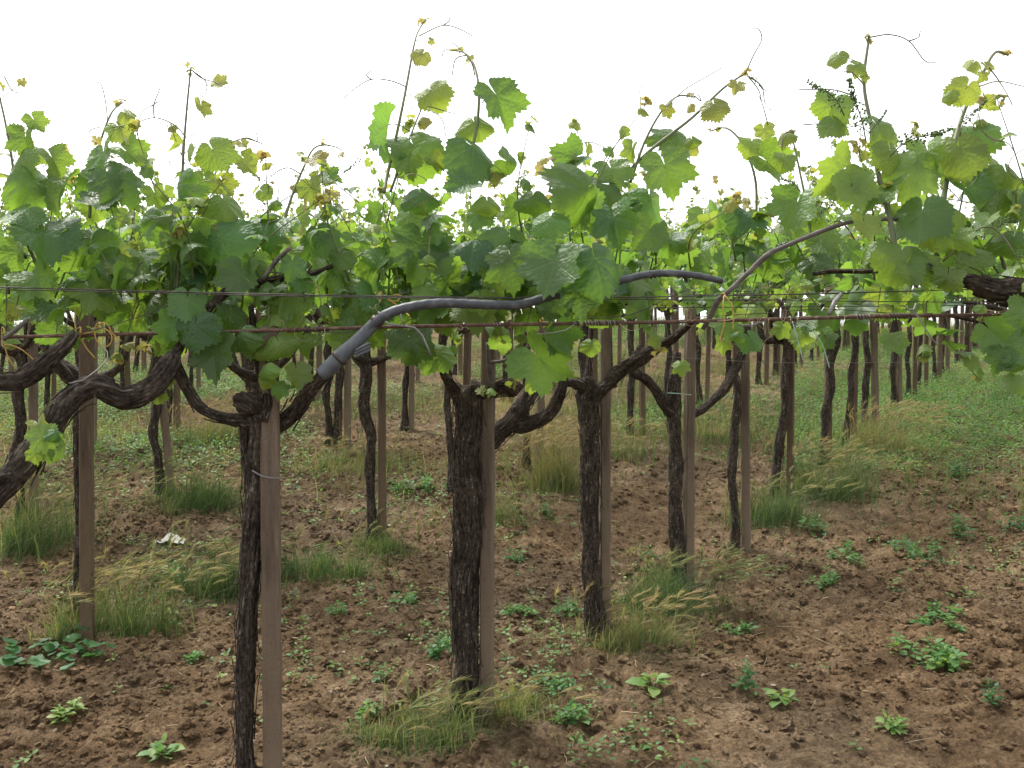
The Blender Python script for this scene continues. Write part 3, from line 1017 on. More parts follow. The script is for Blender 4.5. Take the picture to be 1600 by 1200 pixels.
# round-leaved mallow at the foot of the left post
c = P(95, 1035, DG(1035))
c[2] = float(G0(c[0], c[1]))
mb = MB()
n = 46
a = np.linspace(0, 2 * np.pi, 11, endpoint=False)
mv = np.vstack([[0, 0, 0], np.stack([np.sin(a) * (0.5 + 0.05 * np.cos(5 * a)), 0.42 + np.cos(a) * 0.5, 0.07 * np.sin(5 * a) + 0.05], -1)])
mv[1 + 5:1 + 7] *= np.array([1, 0.4, 1])
mf = [np.array([[0, 1 + (q + 1) % 11, 1 + q] for q in range(11)])]
pa, pr = RNG.uniform(0, 6.3, n), np.sqrt(RNG.random(n))
pos = np.stack([c[0] + np.cos(pa) * pr * 0.28, c[1] + np.sin(pa) * pr * 0.14, 0 * pa], -1)
pos[:, 2] = G(pos[:, 0], pos[:, 1]) + RNG.uniform(0.02, 0.08, n)
V, fs = stamp(mv, mf, pos, euler_R(RNG.uniform(-0.5, 0.3, n), RNG.uniform(-0.4, 0.4, n), RNG.uniform(0, 6.3, n)), RNG.uniform(0.04, 0.085, n))
tn = np.repeat(RNG.uniform(0.0, 0.45, n), len(mv))
mb.add(V, fs, 0, np.stack([tn, tn, tn, 1 + 0 * tn], -1))
tag(link("mallow_plant", mb.mesh("mallow_plant", [M_WEED], c), loc=c), "dark round-leaved plant at the foot of the left post", "plant")

# crumpled pale paper on the soil
c = P(268, 852, DG(858))
c[2] = float(G(c[0], c[1])) + 0.015
u = np.linspace(-1, 1, 13)
A, B = np.meshgrid(u, u)
h = 0.045 * np.exp(-2.2 * (A ** 2 + B ** 2)) + 0.022 * np.abs(vn(A * 2.4, B * 2.4, 5)) + 0.010 * vn(A * 5, B * 5, 2)
V = np.stack([A * 0.085 * (1 + 0.25 * vn(A, B, 3)), B * 0.06, h], -1).reshape(-1, 3)
ii = (np.arange(12)[:, None] * 13 + np.arange(12)[None]).ravel()
q = np.stack([ii, ii + 1, ii + 14, ii + 13], -1)
tag(link("paper_scrap", mesh("paper_scrap", V, [q], [M_PAPER], smooth=False), loc=c), "crumpled pale paper scrap lying on soil by the grass clump", "litter")

# heap of dry brown cuttings
c = P(540, 772, DG(775))
c[2] = float(G0(c[0], c[1]))
mb = MB()
n = 260
a, r = RNG.uniform(0, 6.3, n), 0.2 * np.sqrt(RNG.random(n))
b = np.stack([c[0] + np.cos(a) * r, c[1] + np.sin(a) * r * 0.7, c[2] + 0.10 * (1 - (r / 0.2) ** 2) * RNG.random(n)], -1)
blades(mb, b, RNG.uniform(0.04, 0.11, n), np.full(n, 0.004), RNG.uniform(0.5, 1.4, n), RNG.uniform(0.0, 0.35, n), 3)
tag(link("cuttings_heap", mb.mesh("cuttings_heap", [M_STRAW], c), loc=c), "small heap of dry brown cuttings behind the front post", "cuttings")

# ------------------------------------------------------------------ vine leaves
OUT_DEG = np.radians([0, 14, 28, 42, 54, 68, 80, 92, 106, 122, 140, 158, 172, 180])
OUT_R = np.array([1.06, 0.88, 0.74, 0.86, 0.97, 0.80, 0.64, 0.72, 0.82, 0.72, 0.66, 0.60, 0.44, 0.12])


def blade(N, rings, seed, cup, fold, wave, bend, pucker, lobes=1.0, teeth=0.065):
    rg = np.random.default_rng(seed)
    phi = np.linspace(-np.pi, np.pi, N, endpoint=False)
    rr = np.interp(np.abs(phi), OUT_DEG, OUT_R)
    smooth_r = np.interp(np.abs(phi), OUT_DEG, np.array([1.0, .97, .93, .93, .94, .88, .82, .81, .81, .74, .66, .58, .36, .14]))
    rr = smooth_r + (rr - smooth_r) * lobes
    rr = rr * (1 + 0.07 * np.interp(phi, np.linspace(-np.pi, np.pi, 9), rg.normal(size=9)))
    tk = np.where(np.arange(N) % 2 == 0, 1, -1) * rg.uniform(0.5, 1.3, N)
    rr = rr * (1 + teeth * tk * np.clip(1.4 - np.abs(phi) / np.pi * 1.0, 0.2, 1))
    V = [[0, 0]]
    for t in rings:
        s = (rr if t > 0.99 else np.interp(np.abs(phi), OUT_DEG, OUT_R)) * t
        V += list(np.stack([s * np.sin(phi), s * np.cos(phi)], -1))
    xy = np.array(V)
    rho = np.linalg.norm(xy, axis=1)
    ph = np.arctan2(xy[:, 0], xy[:, 1])
    dv = np.full(len(xy), 9.0)
    for a in np.radians([0, 52, -52, 105, -105]):
        al = xy[:, 0] * np.sin(a) + xy[:, 1] * np.cos(a)
        dv = np.minimum(dv, np.where(al > 0, np.abs(xy[:, 0] * np.cos(a) - xy[:, 1] * np.sin(a)), 9))
    z = -cup * rho ** 2 + fold * np.abs(xy[:, 0]) * (0.4 + 0.6 * np.abs(xy[:, 0])) + wave * np.sin(3 * ph + seed) * rho ** 2 + 0.5 * wave * np.sin(7 * ph + 2 * seed) * rho ** 3
    z += pucker * (np.minimum(dv, 0.22) / 0.22 - 0.5) + 0.8 * pucker * vn(xy[:, 0] * 3.1 + seed, xy[:, 1] * 3.1, seed)
    y = xy[:, 1]
    bb = bend if abs(bend) > 1e-3 else 1e-3
    p = np.stack([xy[:, 0], np.sin(bb * y) / bb + np.sin(bb * y) * z, z * np.cos(bb * y) - (1 - np.cos(bb * y)) / bb], -1)
    fs, j = [], np.arange(N)
    k = (j + 1) % N
    tri = np.stack([np.zeros(N, int), 1 + k, 1 + j], -1)
    # the sinus where the stalk enters stays open
    open_ = (j != N - 1) & (j != 0)
    tri = tri[open_]
    q = []
    for r_ in range(len(rings) - 1):
        o = 1 + r_ * N
        q.append(np.stack([o + j, o + k, o + N + k, o + N + j], -1)[open_])
    fs = [tri] + ([np.concatenate(q)] if q else [])
    return p, fs, xy * 0.5 + 0.5


LEAFV = []
for vi in range(18):
    rg = np.random.default_rng(500 + vi)
    beta = [0.25, 0.5, 0.75, 1.0, 1.25, 1.45][vi % 6] + rg.uniform(-0.1, 0.1)
    cup, fold = rg.uniform(-0.12, 0.42), rg.choice([-1, 1], p=[0.62, 0.38]) * rg.uniform(0.15, 0.75)
    if vi in (4, 9, 14):
        fold = 0.75                       # folded like a trough
    if vi in (7, 12):
        fold, cup = -0.75, 0.1            # saddle, both sides hanging
    p, fs, uv = blade(64, (0.38, 0.72, 1.0), 500 + vi, cup, fold, rg.uniform(0.05, 0.15), rg.uniform(-0.2, 1.15), 0.04, rg.uniform(0.35, 1.2))
    p = p @ rotx(-beta).T
    pl = rg.uniform(0.55, 0.95)
    J = np.array([rg.uniform(-0.1, 0.1), pl * 0.8, pl * 0.42])
    mb = MB()
    mb.add(p + J, fs, 0, uv=uv)
    t = np.linspace(0, 1, 6)[:, None]
    ctl = np.array([0, pl * 0.4, pl * 0.48])
    V, f2 = tube(2 * t * (1 - t) * ctl + t ** 2 * J, np.linspace(0.020, 0.015, 6), 5)
    mb.add(V, f2, 1)
    T = np.array([0, math.cos(beta), -math.sin(beta)])
    Nn = np.array([0, math.sin(beta), math.cos(beta)])
    LEAFV.append((mb.mesh("leaf", [M_LEAF, M_PET]), J + 0.30 * T, T, Nn))

LEAFLO = []
for vi in range(8):
    rg = np.random.default_rng(900 + vi)
    beta = [0.3, 0.6, 0.9, 1.2][vi % 4]
    p, fs, uv = blade(22, (0.55, 1.0), 900 + vi, rg.uniform(0, 0.3), rg.uniform(-0.4, 0.4), 0.07, rg.uniform(0, 0.7), 0.03, 1.0, 0.05)
    LEAFLO.append((p @ rotx(-beta).T + np.array([0, 0.55, 0.3]), fs))

GROWN = [0, 1, 2, 3, 5, 6, 8, 10, 11, 13, 15, 16, 17, 1, 2, 3, 4, 7, 9, 12, 14]
N_LEAF = 0


def leaf_col(age):
    return (float(np.clip(age, 0, 1)), random.random(), random.random(), 1.0)


def put_leaf(parent, porig, node, R, size, age, var=None):
    """one leaf object whose stalk starts at node"""
    global N_LEAF
    me, cen, T, Nn = LEAFV[var if var is not None else random.choice(GROWN)]
    o = bpy.data.objects.new("leaf", me)
    COL.objects.link(o)
    o.parent = parent
    M = Matrix([list(R[0]) + [0], list(R[1]) + [0], list(R[2]) + [0], [0, 0, 0, 1]])
    o.rotation_euler = M.to_euler()
    o.location = np.asarray(node) - np.asarray(porig)
    o.scale = (size,) * 3
    o.color = leaf_col(age + (0.10 if porig[0] > 0.9 and porig[1] < 3.4 else 0.0))  # right-hand leaves shifted yellower: backlight put into the colour, not younger growth
    N_LEAF += 1
    return o


def hero_R(var, roll, tilt, yaw):
    """turn a leaf so that it faces the viewer: roll = tip's turn from hanging straight down,
    tilt = how far its face looks up, yaw = to the side"""
    me, cen, T, Nn = LEAFV[var]
    L = np.stack([np.cross(T, Nn), T, Nn], 1)
    n = np.array([math.sin(yaw) * math.cos(tilt), -math.cos(yaw) * math.cos(tilt), math.sin(tilt)])
    dn = np.array([math.sin(roll), 0, -math.cos(roll)])
    t = dn - n * dn.dot(n)
    t /= np.linalg.norm(t)
    Wd = np.stack([np.cross(t, n), t, n], 1)
    return Wd @ L.T


def hero_leaf(parent, porig, px, py, size_px, d, age, roll=0.0, tilt=0.4, yaw=0.0, var=None):
    if var is None:
        var = random.choice(GROWN)
    R = hero_R(var, roll, tilt, yaw)
    size = size_px / F * d / 1.55
    c = P(px, py, d)
    return put_leaf(parent, porig, c - R @ LEAFV[var][1] * size, R, size, age, var)


def face_az(toward=0.55):
    """azimuth (of local +Y) for a leaf; part of them turn to the open side, towards -Y"""
    if random.random() < toward:
        return math.pi + random.gauss(0, 0.75)
    return random.uniform(-math.pi, math.pi)


# flower clusters (buds), shared
CLUSTER = []
for ci in range(3):
    rg = np.random.default_rng(40 + ci)
    mb = MB()
    L = 0.13
    t = np.linspace(0, 1, 9)
    ax = np.stack([0.02 * np.sin(3 * t + ci), t * L, 0.01 * np.sin(5 * t) - 0.015 * t], -1)
    V, f = tube(ax, np.linspace(0.0017, 0.0008, 9), 5)
    mb.add(V, f, 0)
    bv, bf = ico(0)
    pos, sc = [], []
    for k in range(95):
        s = 0.18 + 0.82 * rg.random()
        b = np.array([np.interp(s, t, ax[:, c]) for c in range(3)])
        w = (0.017 if s < 0.55 else 0.009) * (1.1 - s * 0.6)
        v = rg.normal(size=3)
        v /= np.linalg.norm(v)
        pos.append(b + v * w * rg.uniform(0.5, 1.2))
        sc.append(rg.uniform(0.0018, 0.0033))
    V, f = stamp(bv, [bf], np.array(pos), np.tile(np.eye(3), (95, 1, 1)), np.array(sc))
    mb.add(V, f, 1)
    CLUSTER.append(mb.mesh("flower_cluster", [M_SHOOT, M_BERRY]))

TENDRIL = []
for ti in range(5):
    rg = np.random.default_rng(70 + ti)
    mb = MB()
    t = np.linspace(0, 1, 22)
    bend = rg.uniform(-0.9, 0.9)
    main = np.stack([bend * t ** 2 * 0.10, t * 0.16, 0.05 * np.sin(t * 2.6) + 0.012 * np.sin(7 * t)], -1)
    V, f = tube(main, np.linspace(0.0015, 0.0010, 22), 4)
    mb.add(V, f)
    k = 10
    a = t * rg.uniform(2.5, 6)
    rad = 0.05 * (1 - 0.6 * t)
    fork = main[k] + np.stack([np.sin(a) * rad * np.sign(bend) * -1, t * 0.05 + 0.02 * (1 - np.cos(a)), (1 - np.cos(a)) * rad * 0.7], -1)
    V, f = tube(fork, np.linspace(0.0013, 0.0009, 22), 4)
    mb.add(V, f)
    TENDRIL.append(mb.mesh("tendril", [M_TENDRIL]))


def Rmat(R):
    return Matrix([list(R[0]), list(R[1]), list(R[2])]).to_euler()


def make_shoot(vine, vloc, pts, r0, r1, leaf0, nodes, age_tip=0.9, toward=0.55, tendrils=0.3, tips=True, first=0.0, size_tip=0.03, clusters=0.12, age0=0.0):
    """a shoot with its leaves, tendrils and clusters as sub-parts; pts = world control points"""
    s = spline(np.asarray(pts, float), 0.03)
    rad = np.linspace(r0, r1, len(s))
    L = np.concatenate([[0], np.cumsum(np.linalg.norm(np.diff(s, axis=0), axis=1))])
    org = s[0]
    mb = MB()
    rn = rad.copy()
    V, f = tube(s, rn, 7)
    mb.add(V, f)
    o = link("shoot", mb.mesh("shoot", [M_SHOOT], org), vine, org - vloc)
    az = random.uniform(0, 6.28)
    for k in range(nodes):
        u = first + (1 - first) * (k + 0.6) / nodes
        pos = np.array([np.interp(u * L[-1], L, s[:, c]) for c in range(3)])
        az = face_az(toward) if random.random() < 0.6 else az + math.pi
        size = (leaf0 * (1 - u) ** 0.85 + size_tip * u) * random.uniform(0.75, 1.2)
        age = age0 + (age_tip - age0) * u ** 2.0 + random.gauss(0, 0.07)
        R = rotz(az) @ rotx(random.gauss(0, 0.3)) @ roty(random.gauss(0, 0.35))
        put_leaf(o, org, pos, R, size, age)
        if random.random() < tendrils and u > 0.3:
            R = rotz(az + math.pi + random.gauss(0, 0.5)) @ rotx(random.uniform(0.2, 0.9))
            link("tendril", random.choice(TENDRIL), o, pos - org, Rmat(R), random.uniform(0.7, 1.3))
        elif random.random() < clusters and 0.1 < u < 0.7:
            R = rotz(az + math.pi + random.gauss(0, 0.5)) @ rotx(random.uniform(-0.6, 0.8))
            link("flower_cluster", random.choice(CLUSTER), o, pos - org, Rmat(R), random.uniform(0.6, 1.0))
    if tips:
        for q in range(4):
            R = rotz(random.uniform(0, 6.28)) @ rotx(random.uniform(-0.2, 0.9))
            put_leaf(o, org, s[-1] - (s[-1] - s[-2]) * q * 0.2, R, random.uniform(0.012, 0.024), age_tip + random.gauss(0.05, 0.08))
    return o


def auto_shoots(vine, vloc, a, b, spacing, length, leaf0, toward=0.6, droop=0.3, top_limit=None):
    """shoots rising from a fruiting cane that runs from a to b"""
    n = max(2, int(np.linalg.norm(b - a) / spacing))
    for k in range(n):
        u = (k + random.uniform(0.1, 0.9)) / n
        p = a * (1 - u) + b * u + np.array([random.gauss(0, 0.03), random.gauss(0, 0.07), random.gauss(0, 0.02)])
        ln = length * random.uniform(0.45, 1.0)
        thin = random.random() < 0.22
        if thin:
            ln *= 1.75
        if random.random() < droop and not thin:
            ln *= 0.8
            d = np.array([random.gauss(0, 0.45), -random.uniform(0.1, 0.7), random.uniform(-0.25, 0.5)])
            d /= np.linalg.norm(d)
            m = p + d * ln * 0.5 + np.array([0, 0, 0.10])
            e = p + d * ln + np.array([0, 0, -0.12])
        else:
            d = np.array([random.gauss(0, 0.30), random.gauss(-0.12, 0.25), 1.0])
            d /= np.linalg.norm(d)
            m = p + d * ln * 0.5 + np.array([random.gauss(0, 0.03), random.gauss(0, 0.03), 0])
            e = p + d * ln + np.array([random.gauss(0, 0.07), random.gauss(0, 0.06), -0.02])
        make_shoot(vine, vloc, [p, m, e], 0.0036, 0.0013, leaf0 * (0.9 if thin else 1), max(4, int(ln / (0.085 if thin else 0.06))), random.uniform(0.6, 0.9) if thin else random.uniform(0.35, 0.9), toward, 0.5 if thin else 0.06, age0=0.12 if thin else random.uniform(0, 0.3))


# ------------------------------------------------------------------ vines, posts
ORD = ["first", "second", "third", "fourth", "fifth", "sixth", "seventh", "eighth", "ninth", "tenth", "eleventh", "twelfth",
       "thirteenth", "fourteenth", "fifteenth", "sixteenth", "seventeenth", "eighteenth", "nineteenth", "twentieth",
       "twenty-first", "twenty-second", "twenty-third", "twenty-fourth", "twenty-fifth"]
WIRE_H = 1.66


def px_of(x, y):
    return 800 + x / y * F


def woody(name, vine, vloc, ctrl_px, seed, ns=22, amp=1.0, flakes=0, mat=None, step=0.014):
    """a woody limb from pixel rows (px, py, distance, width px)"""
    rows = []
    for px, py, d, w in ctrl_px:
        q = P(px, py, d)
        rows.append([*q, 0.45 * w * d / F])
    mb = MB()
    bark(mb, rows, ns, step, seed, amp, flakes)
    if mat is M_ARM and ns >= 20:                          # pruning stubs along the old arm
        rg = np.random.default_rng(seed + 900)
        A = spline(np.array(rows), 0.02)
        for k in range(int(len(A) / 9)):
            g = A[rg.integers(3, len(A) - 3)]
            dv = np.array([rg.normal(0, 0.7), rg.normal(-0.3, 0.6), rg.normal(0.5, 0.6)])
            dv /= np.linalg.norm(dv)
            e, r_ = g[3] * rg.uniform(1.3, 2.1), g[3] * rg.uniform(0.28, 0.5)
            bark(mb, [[*(g[:3]), r_ * 1.5], [*(g[:3] + dv * e * 0.7), r_ * 1.1], [*(g[:3] + dv * e), r_ * 0.9]], 10, 0.006, seed + k, 1.4, 0)
    return link(name, mb.mesh(name, [mat or M_BARK], vloc), vine)


# post: chamfered square stake, one mesh per few, shared by copies
POSTS = []
for k in range(4):
    rg = np.random.default_rng(k)
    w, c, H = 0.030, 0.007, 1.0
    sec = np.array([[w, w - c], [w - c, w], [-w + c, w], [-w, w - c], [-w, -w + c], [-w + c, -w], [w - c, -w], [w, -w + c]])
    zs = np.concatenate([[-0.25], np.linspace(0, 1.70, 24), [1.708]])
    V = np.array([[[sx * (0.94 if z > 1.705 else 1) + 0.0012 * rg.normal(), sy * (0.94 if z > 1.705 else 1) + 0.0012 * rg.normal(), z] for sx, sy in sec] for z in zs])
    W, fs = ring_faces(V)
    POSTS.append(mesh("post", W, fs, [M_POST], smooth=False))

ROOT_V = {}


def vine_root(x, y, label, group):
    z = float(G0(x, y))
    o = tag(link("grape_vine", None, loc=(x, y, z)), label, "vine", group)
    return o, np.array([x, y, z])


def post_at(x, y, label, group, lean=(0, 0), extra=0.0, rz=None, var=0, sx=1.0):
    z = float(G0(x, y))
    o = link("stake_post", POSTS[var % 4], loc=(x, y, z), rot=(lean[0], lean[1], random.uniform(-0.35, 0.35) if rz is None else rz))
    o.scale = (sx, sx, (1.62 + extra) / 1.708)
    return tag(o, label, "post", group)


# ---- front vines, built limb by limb
# V0: trunk outside the frame on the left, its thick arm sweeps in
x0, y0 = P(-150, 1700, 2.25)[:2]
v, vl = vine_root(x0, y0, "nearest vine whose thick gnarled arm sweeps in from the left edge", "vines in rows")
woody("trunk", v, vl, [(-175, 1800, 2.28, 66), (-170, 1500, 2.35, 60), (-150, 1150, 2.42, 58), (-105, 920, 2.5, 56), (-60, 825, 2.56, 54)], 1, 30, 1.0, 20)
woody("arm", v, vl, [(-70, 835, 2.55, 45), (-20, 790, 2.6, 42), (30, 735, 2.65, 42), (70, 682, 2.7, 40), (105, 628, 2.74, 39), (148, 603, 2.78, 35), (192, 622, 2.82, 37),
                     (235, 606, 2.86, 35), (262, 575, 2.9, 35), (272, 556, 2.93, 25), (281, 546, 2.94, 7)], 2, 30, 1.1, 30, M_ARM)
woody("arm", v, vl, [(264, 570, 2.95, 17), (285, 535, 3.02, 15), (315, 495, 3.08, 13), (350, 458, 3.1, 14), (362, 450, 3.12, 12)], 3, 22, 1.1, 10, M_ARM)
woody("arm", v, vl, [(345, 462, 3.1, 12), (400, 442, 3.12, 12), (450, 432, 3.14, 11), (490, 426, 3.15, 8), (520, 415, 3.16, 8)], 4, 18, 0.8, 10, M_ARM)
woody("spur", v, vl, [(412, 437, 3.1, 8), (428, 412, 3.08, 8), (452, 388, 3.05, 7)], 5, 12, 0.3, 0, M_CANE)
woody("arm", v, vl, [(-60, 600, 2.85, 29), (-10, 598, 2.88, 29), (30, 596, 2.9, 32), (62, 575, 2.92, 34), (95, 545, 2.95, 25), (118, 520, 2.98, 13)], 6, 24, 1.1, 14, M_ARM)
woody("spur", v, vl, [(5, 530, 2.95, 8), (25, 515, 2.95, 8), (45, 498, 2.96, 7)], 7, 12, 0.3, 0, M_CANE)
ROOT_V['V0'] = (v, vl)

# A: dark trunk beside the nearest post
xa, ya = P(386, 1300, 3.1)[:2]
v, vl = vine_root(xa, ya, "dark vine with a knobbly head beside the nearest brown post", "vines in rows")
woody("trunk", v, vl, [(386, 1330, 3.1, 38), (384, 1200, 3.1, 32), (383, 1060, 3.1, 31), (390, 900, 3.1, 31), (397, 800, 3.1, 30), (402, 720, 3.1, 32), (403, 670, 3.1, 36), (396, 640, 3.1, 46), (388, 622, 3.1, 36)], 11, 30, 1.0, 120)
woody("trunk", v, vl, [(393, 800, 3.12, 12), (387, 740, 3.13, 16), (384, 680, 3.13, 20), (387, 640, 3.12, 26)], 12, 20, 0.8, 8)
woody("knob", v, vl, [(372, 632, 3.08, 16), (380, 628, 3.06, 36), (394, 632, 3.05, 38), (404, 640, 3.06, 24)], 13, 24, 1.8, 4)
woody("arm", v, vl, [(398, 655, 3.1, 34), (375, 656, 3.1, 26), (345, 652, 3.1, 20), (315, 638, 3.1, 19), (294, 610, 3.1, 19), (280, 582, 3.08, 19), (270, 560, 3.05, 20)], 14, 20, 0.9, 10, M_ARM)
woody("arm", v, vl, [(430, 668, 3.14, 30), (452, 652, 3.12, 32), (468, 634, 3.08, 30), (484, 612, 3.05, 26), (505, 588, 3.02, 22), (530, 560, 2.99, 16)], 15, 22, 0.9, 10, M_ARM)
woody("arm", v, vl, [(408, 655, 3.08, 34), (417, 625, 3.08, 24), (412, 595, 3.1, 20), (402, 560, 3.12, 15), (396, 520, 3.15, 12), (392, 480, 3.2, 10)], 16, 18, 0.9, 6, M_ARM)
ROOT_V['A'] = (v, vl)
pa = P(427, 1300, 3.1)
post_at(pa[0], pa[1], "nearest square brown post at the bottom left of centre", "brown square posts", (0, -0.002), 0.05, 0.2, 0, 0.98)

# B: the thickest trunk in the middle
xb, yb = P(724, 1140, 4.0)[:2]
v, vl = vine_root(xb, yb, "thickest shaggy vine trunk in the middle with two crooked arms", "vines in rows")
woody("trunk", v, vl, [(722, 1165, 4.0, 46), (722, 1110, 4.0, 42), (727, 1040, 4.0, 40), (722, 960, 4.0, 38), (722, 900, 4.0, 38), (730, 840, 4.0, 42), (731, 760, 4.0, 46), (731, 680, 4.0, 44), (731, 635, 4.0, 44), (728, 614, 4.0, 44), (728, 602, 4.0, 26)], 21, 36, 1.0, 240)
woody("trunk", v, vl, [(742, 1120, 4.02, 16), (741, 950, 4.03, 15), (746, 800, 4.03, 16), (748, 690, 4.03, 20), (745, 630, 4.02, 22)], 22, 16, 0.9, 20)
woody("arm", v, vl, [(722, 620, 4.0, 30), (706, 603, 3.97, 20), (692, 582, 3.93, 12), (684, 566, 3.9, 7)], 23, 16, 1.0, 4, M_ARM)
woody("arm", v, vl, [(698, 594, 3.95, 10), (692, 575, 3.92, 7), (690, 560, 3.9, 5)], 24, 10, 0.6, 0, M_ARM)
woody("arm", v, vl, [(735, 610, 4.0, 34), (765, 612, 4.0, 24), (785, 604, 3.98, 28), (802, 606, 3.97, 30), (812, 612, 3.97, 18)], 25, 20, 1.6, 6, M_ARM)
woody("arm", v, vl, [(735, 720, 4.05, 30), (760, 696, 4.1, 32), (780, 678, 4.12, 32), (800, 658, 4.12, 30), (818, 630, 4.15, 28), (832, 608, 4.2, 24), (842, 590, 4.25, 18), (846, 570, 4.3, 12)], 26, 22, 1.2, 14, M_ARM)
woody("arm", v, vl, [(795, 660, 4.12, 26), (815, 666, 4.12, 24), (838, 660, 4.12, 22), (860, 645, 4.12, 20), (872, 622, 4.12, 20), (880, 600, 4.12, 16), (884, 575, 4.12, 10)], 27, 20, 1.1, 10, M_ARM)
woody("spur", v, vl, [(770, 608, 3.95, 10), (766, 585, 3.94, 9), (763, 560, 3.93, 8), (762, 535, 3.93, 6)], 28, 10, 0.6, 0, M_CANE)
woody("spur", v, vl, [(763, 566, 3.93, 6), (785, 564, 3.9, 6), (805, 556, 3.87, 6), (822, 545, 3.85, 5), (832, 520, 3.85, 4)], 29, 10, 0.4, 0, M_CANE)
ROOT_V['B'] = (v, vl)
pb = P(760, 1140, 4.03)
post_at(pb[0], pb[1], "square post leaning against the thickest trunk's right side", "brown square posts", (0, 0.006), 0.02, -0.1, 1, 0.9)

# C
xc, yc = P(928, 985, 4.95)[:2]
v, vl = vine_root(xc, yc, "second thick straight vine trunk, its right arm rising to the rod", "vines in rows")
woody("trunk", v, vl, [(930, 1010, 4.95, 40), (929, 960, 4.95, 32), (924, 880, 4.95, 30), (922, 780, 4.95, 30), (922, 700, 4.95, 31), (920, 640, 4.95, 34), (918, 606, 4.95, 34), (912, 590, 4.95, 22)], 31, 28, 1.0, 120)
woody("arm", v, vl, [(915, 608, 4.95, 26), (898, 598, 4.9, 18), (885, 598, 4.88, 13), (872, 596, 4.85, 9)], 32, 14, 0.9, 4, M_ARM)
woody("arm", v, vl, [(925, 625, 4.98, 26), (950, 598, 4.98, 26), (972, 578, 4.95, 24), (1000, 560, 4.9, 22), (1030, 540, 4.85, 20), (1050, 530, 4.8, 15), (1072, 512, 4.75, 11), (1085, 500, 4.7, 7)], 33, 20, 1.1, 14, M_ARM)
woody("arm", v, vl, [(918, 600, 4.95, 20), (920, 575, 4.95, 13), (922, 545, 4.97, 10), (924, 500, 5.0, 8)], 34, 12, 0.9, 2, M_ARM)
ROOT_V['C'] = (v, vl)
pc = P(945, 980, 4.99)
post_at(pc[0], pc[1], "reddish brown post right of the second thick trunk", "brown square posts", (0, 0.0), 0.02, 0.05, 2, 0.86)

# D
xd, yd = P(1058, 920, 5.62)[:2]
v, vl = vine_root(xd, yd, "third front-row vine, crooked left arm, standing in green grass", "vines in rows")
woody("trunk", v, vl, [(1062, 940, 5.62, 32), (1060, 890, 5.62, 25), (1055, 800, 5.62, 24), (1056, 720, 5.62, 23), (1053, 660, 5.62, 26), (1052, 620, 5.62, 24), (1056, 580, 5.62, 20), (1058, 550, 5.62, 14)], 41, 24, 0.9, 40)
woody("arm", v, vl, [(1050, 645, 5.62, 24), (1035, 630, 5.6, 18), (1022, 606, 5.58, 15), (1005, 590, 5.56, 16), (990, 580, 5.54, 15), (990, 560, 5.5, 11), (1000, 540, 5.5, 9)], 42, 16, 1.0, 6, M_ARM)
ROOT_V['D'] = (v, vl)
pd_ = P(1075, 925, 5.64)
post_at(pd_[0], pd_[1], "brown post right of the third front-row trunk in green grass", "brown square posts", (0, 0.004), 0.05, 0.3, 3, 0.86)

# E: thin bent trunk with a long rising arm
xe, ye = P(1150, 850, 6.5)[:2]
v, vl = vine_root(xe, ye, "thin bent fourth vine of the front row with a long curved arm", "vines in rows")
woody("trunk", v, vl, [(1147, 860, 6.5, 20), (1150, 820, 6.5, 14), (1144, 740, 6.5, 15), (1150, 660, 6.5, 15), (1152, 600, 6.5, 13), (1140, 570, 6.5, 10), (1140, 540, 6.48, 9), (1150, 515, 6.45, 8)], 51, 16, 0.9, 20)
woody("arm", v, vl, [(1075, 650, 6.2, 16), (1095, 640, 6.25, 14), (1125, 615, 6.3, 15), (1148, 580, 6.35, 16), (1160, 545, 6.38, 18), (1165, 520, 6.4, 18), (1160, 505, 6.42, 12)], 52, 16, 1.0, 6, M_ARM)
ROOT_V['E'] = (v, vl)
pe = P(1166, 848, 6.55)
post_at(pe[0], pe[1], "leaning brown post right of the thin bent trunk", "brown square posts", (0, -0.012), 0.08, -0.2, 0, 0.98)

# L: first vine and post of the second row
xl, yl = P(122, 960, 5.0)[:2]
v, vl = vine_root(xl, yl, "thin dark vine hidden behind the tall left post", "vines in rows")
woody("trunk", v, vl, [(124, 985, 5.0, 18), (122, 900, 5.0, 14), (124, 800, 5.0, 14), (122, 700, 5.0, 16), (126, 640, 5.0, 22), (132, 600, 5.0, 26), (136, 570, 5.0, 22)], 61, 18, 0.9, 10)
woody("arm", v, vl, [(132, 600, 5.0, 24), (110, 592, 4.98, 22), (92, 572, 4.95, 18), (78, 555, 4.93, 16), (66, 530, 4.9, 12)], 62, 16, 1.0, 4, M_ARM)
woody("arm", v, vl, [(130, 590, 5.0, 24), (108, 575, 5.02, 18), (88, 560, 5.05, 14), (75, 540, 5.1, 10)], 63, 14, 1.0, 2, M_ARM)
woody("arm", v, vl, [(128, 605, 5.0, 22), (160, 590, 5.0, 18), (185, 575, 5.0, 14), (200, 545, 5.0, 11), (210, 500, 5.0, 9)], 64, 14, 1.0, 2, M_ARM)
ROOT_V['L'] = (v, vl)
pl_ = P(136, 1003, 4.9)
post_at(pl_[0], pl_[1], "tall square post at the left with barley at its foot", "brown square posts", (0, 0.008), 0.02, 0.15, 1, 1.0)

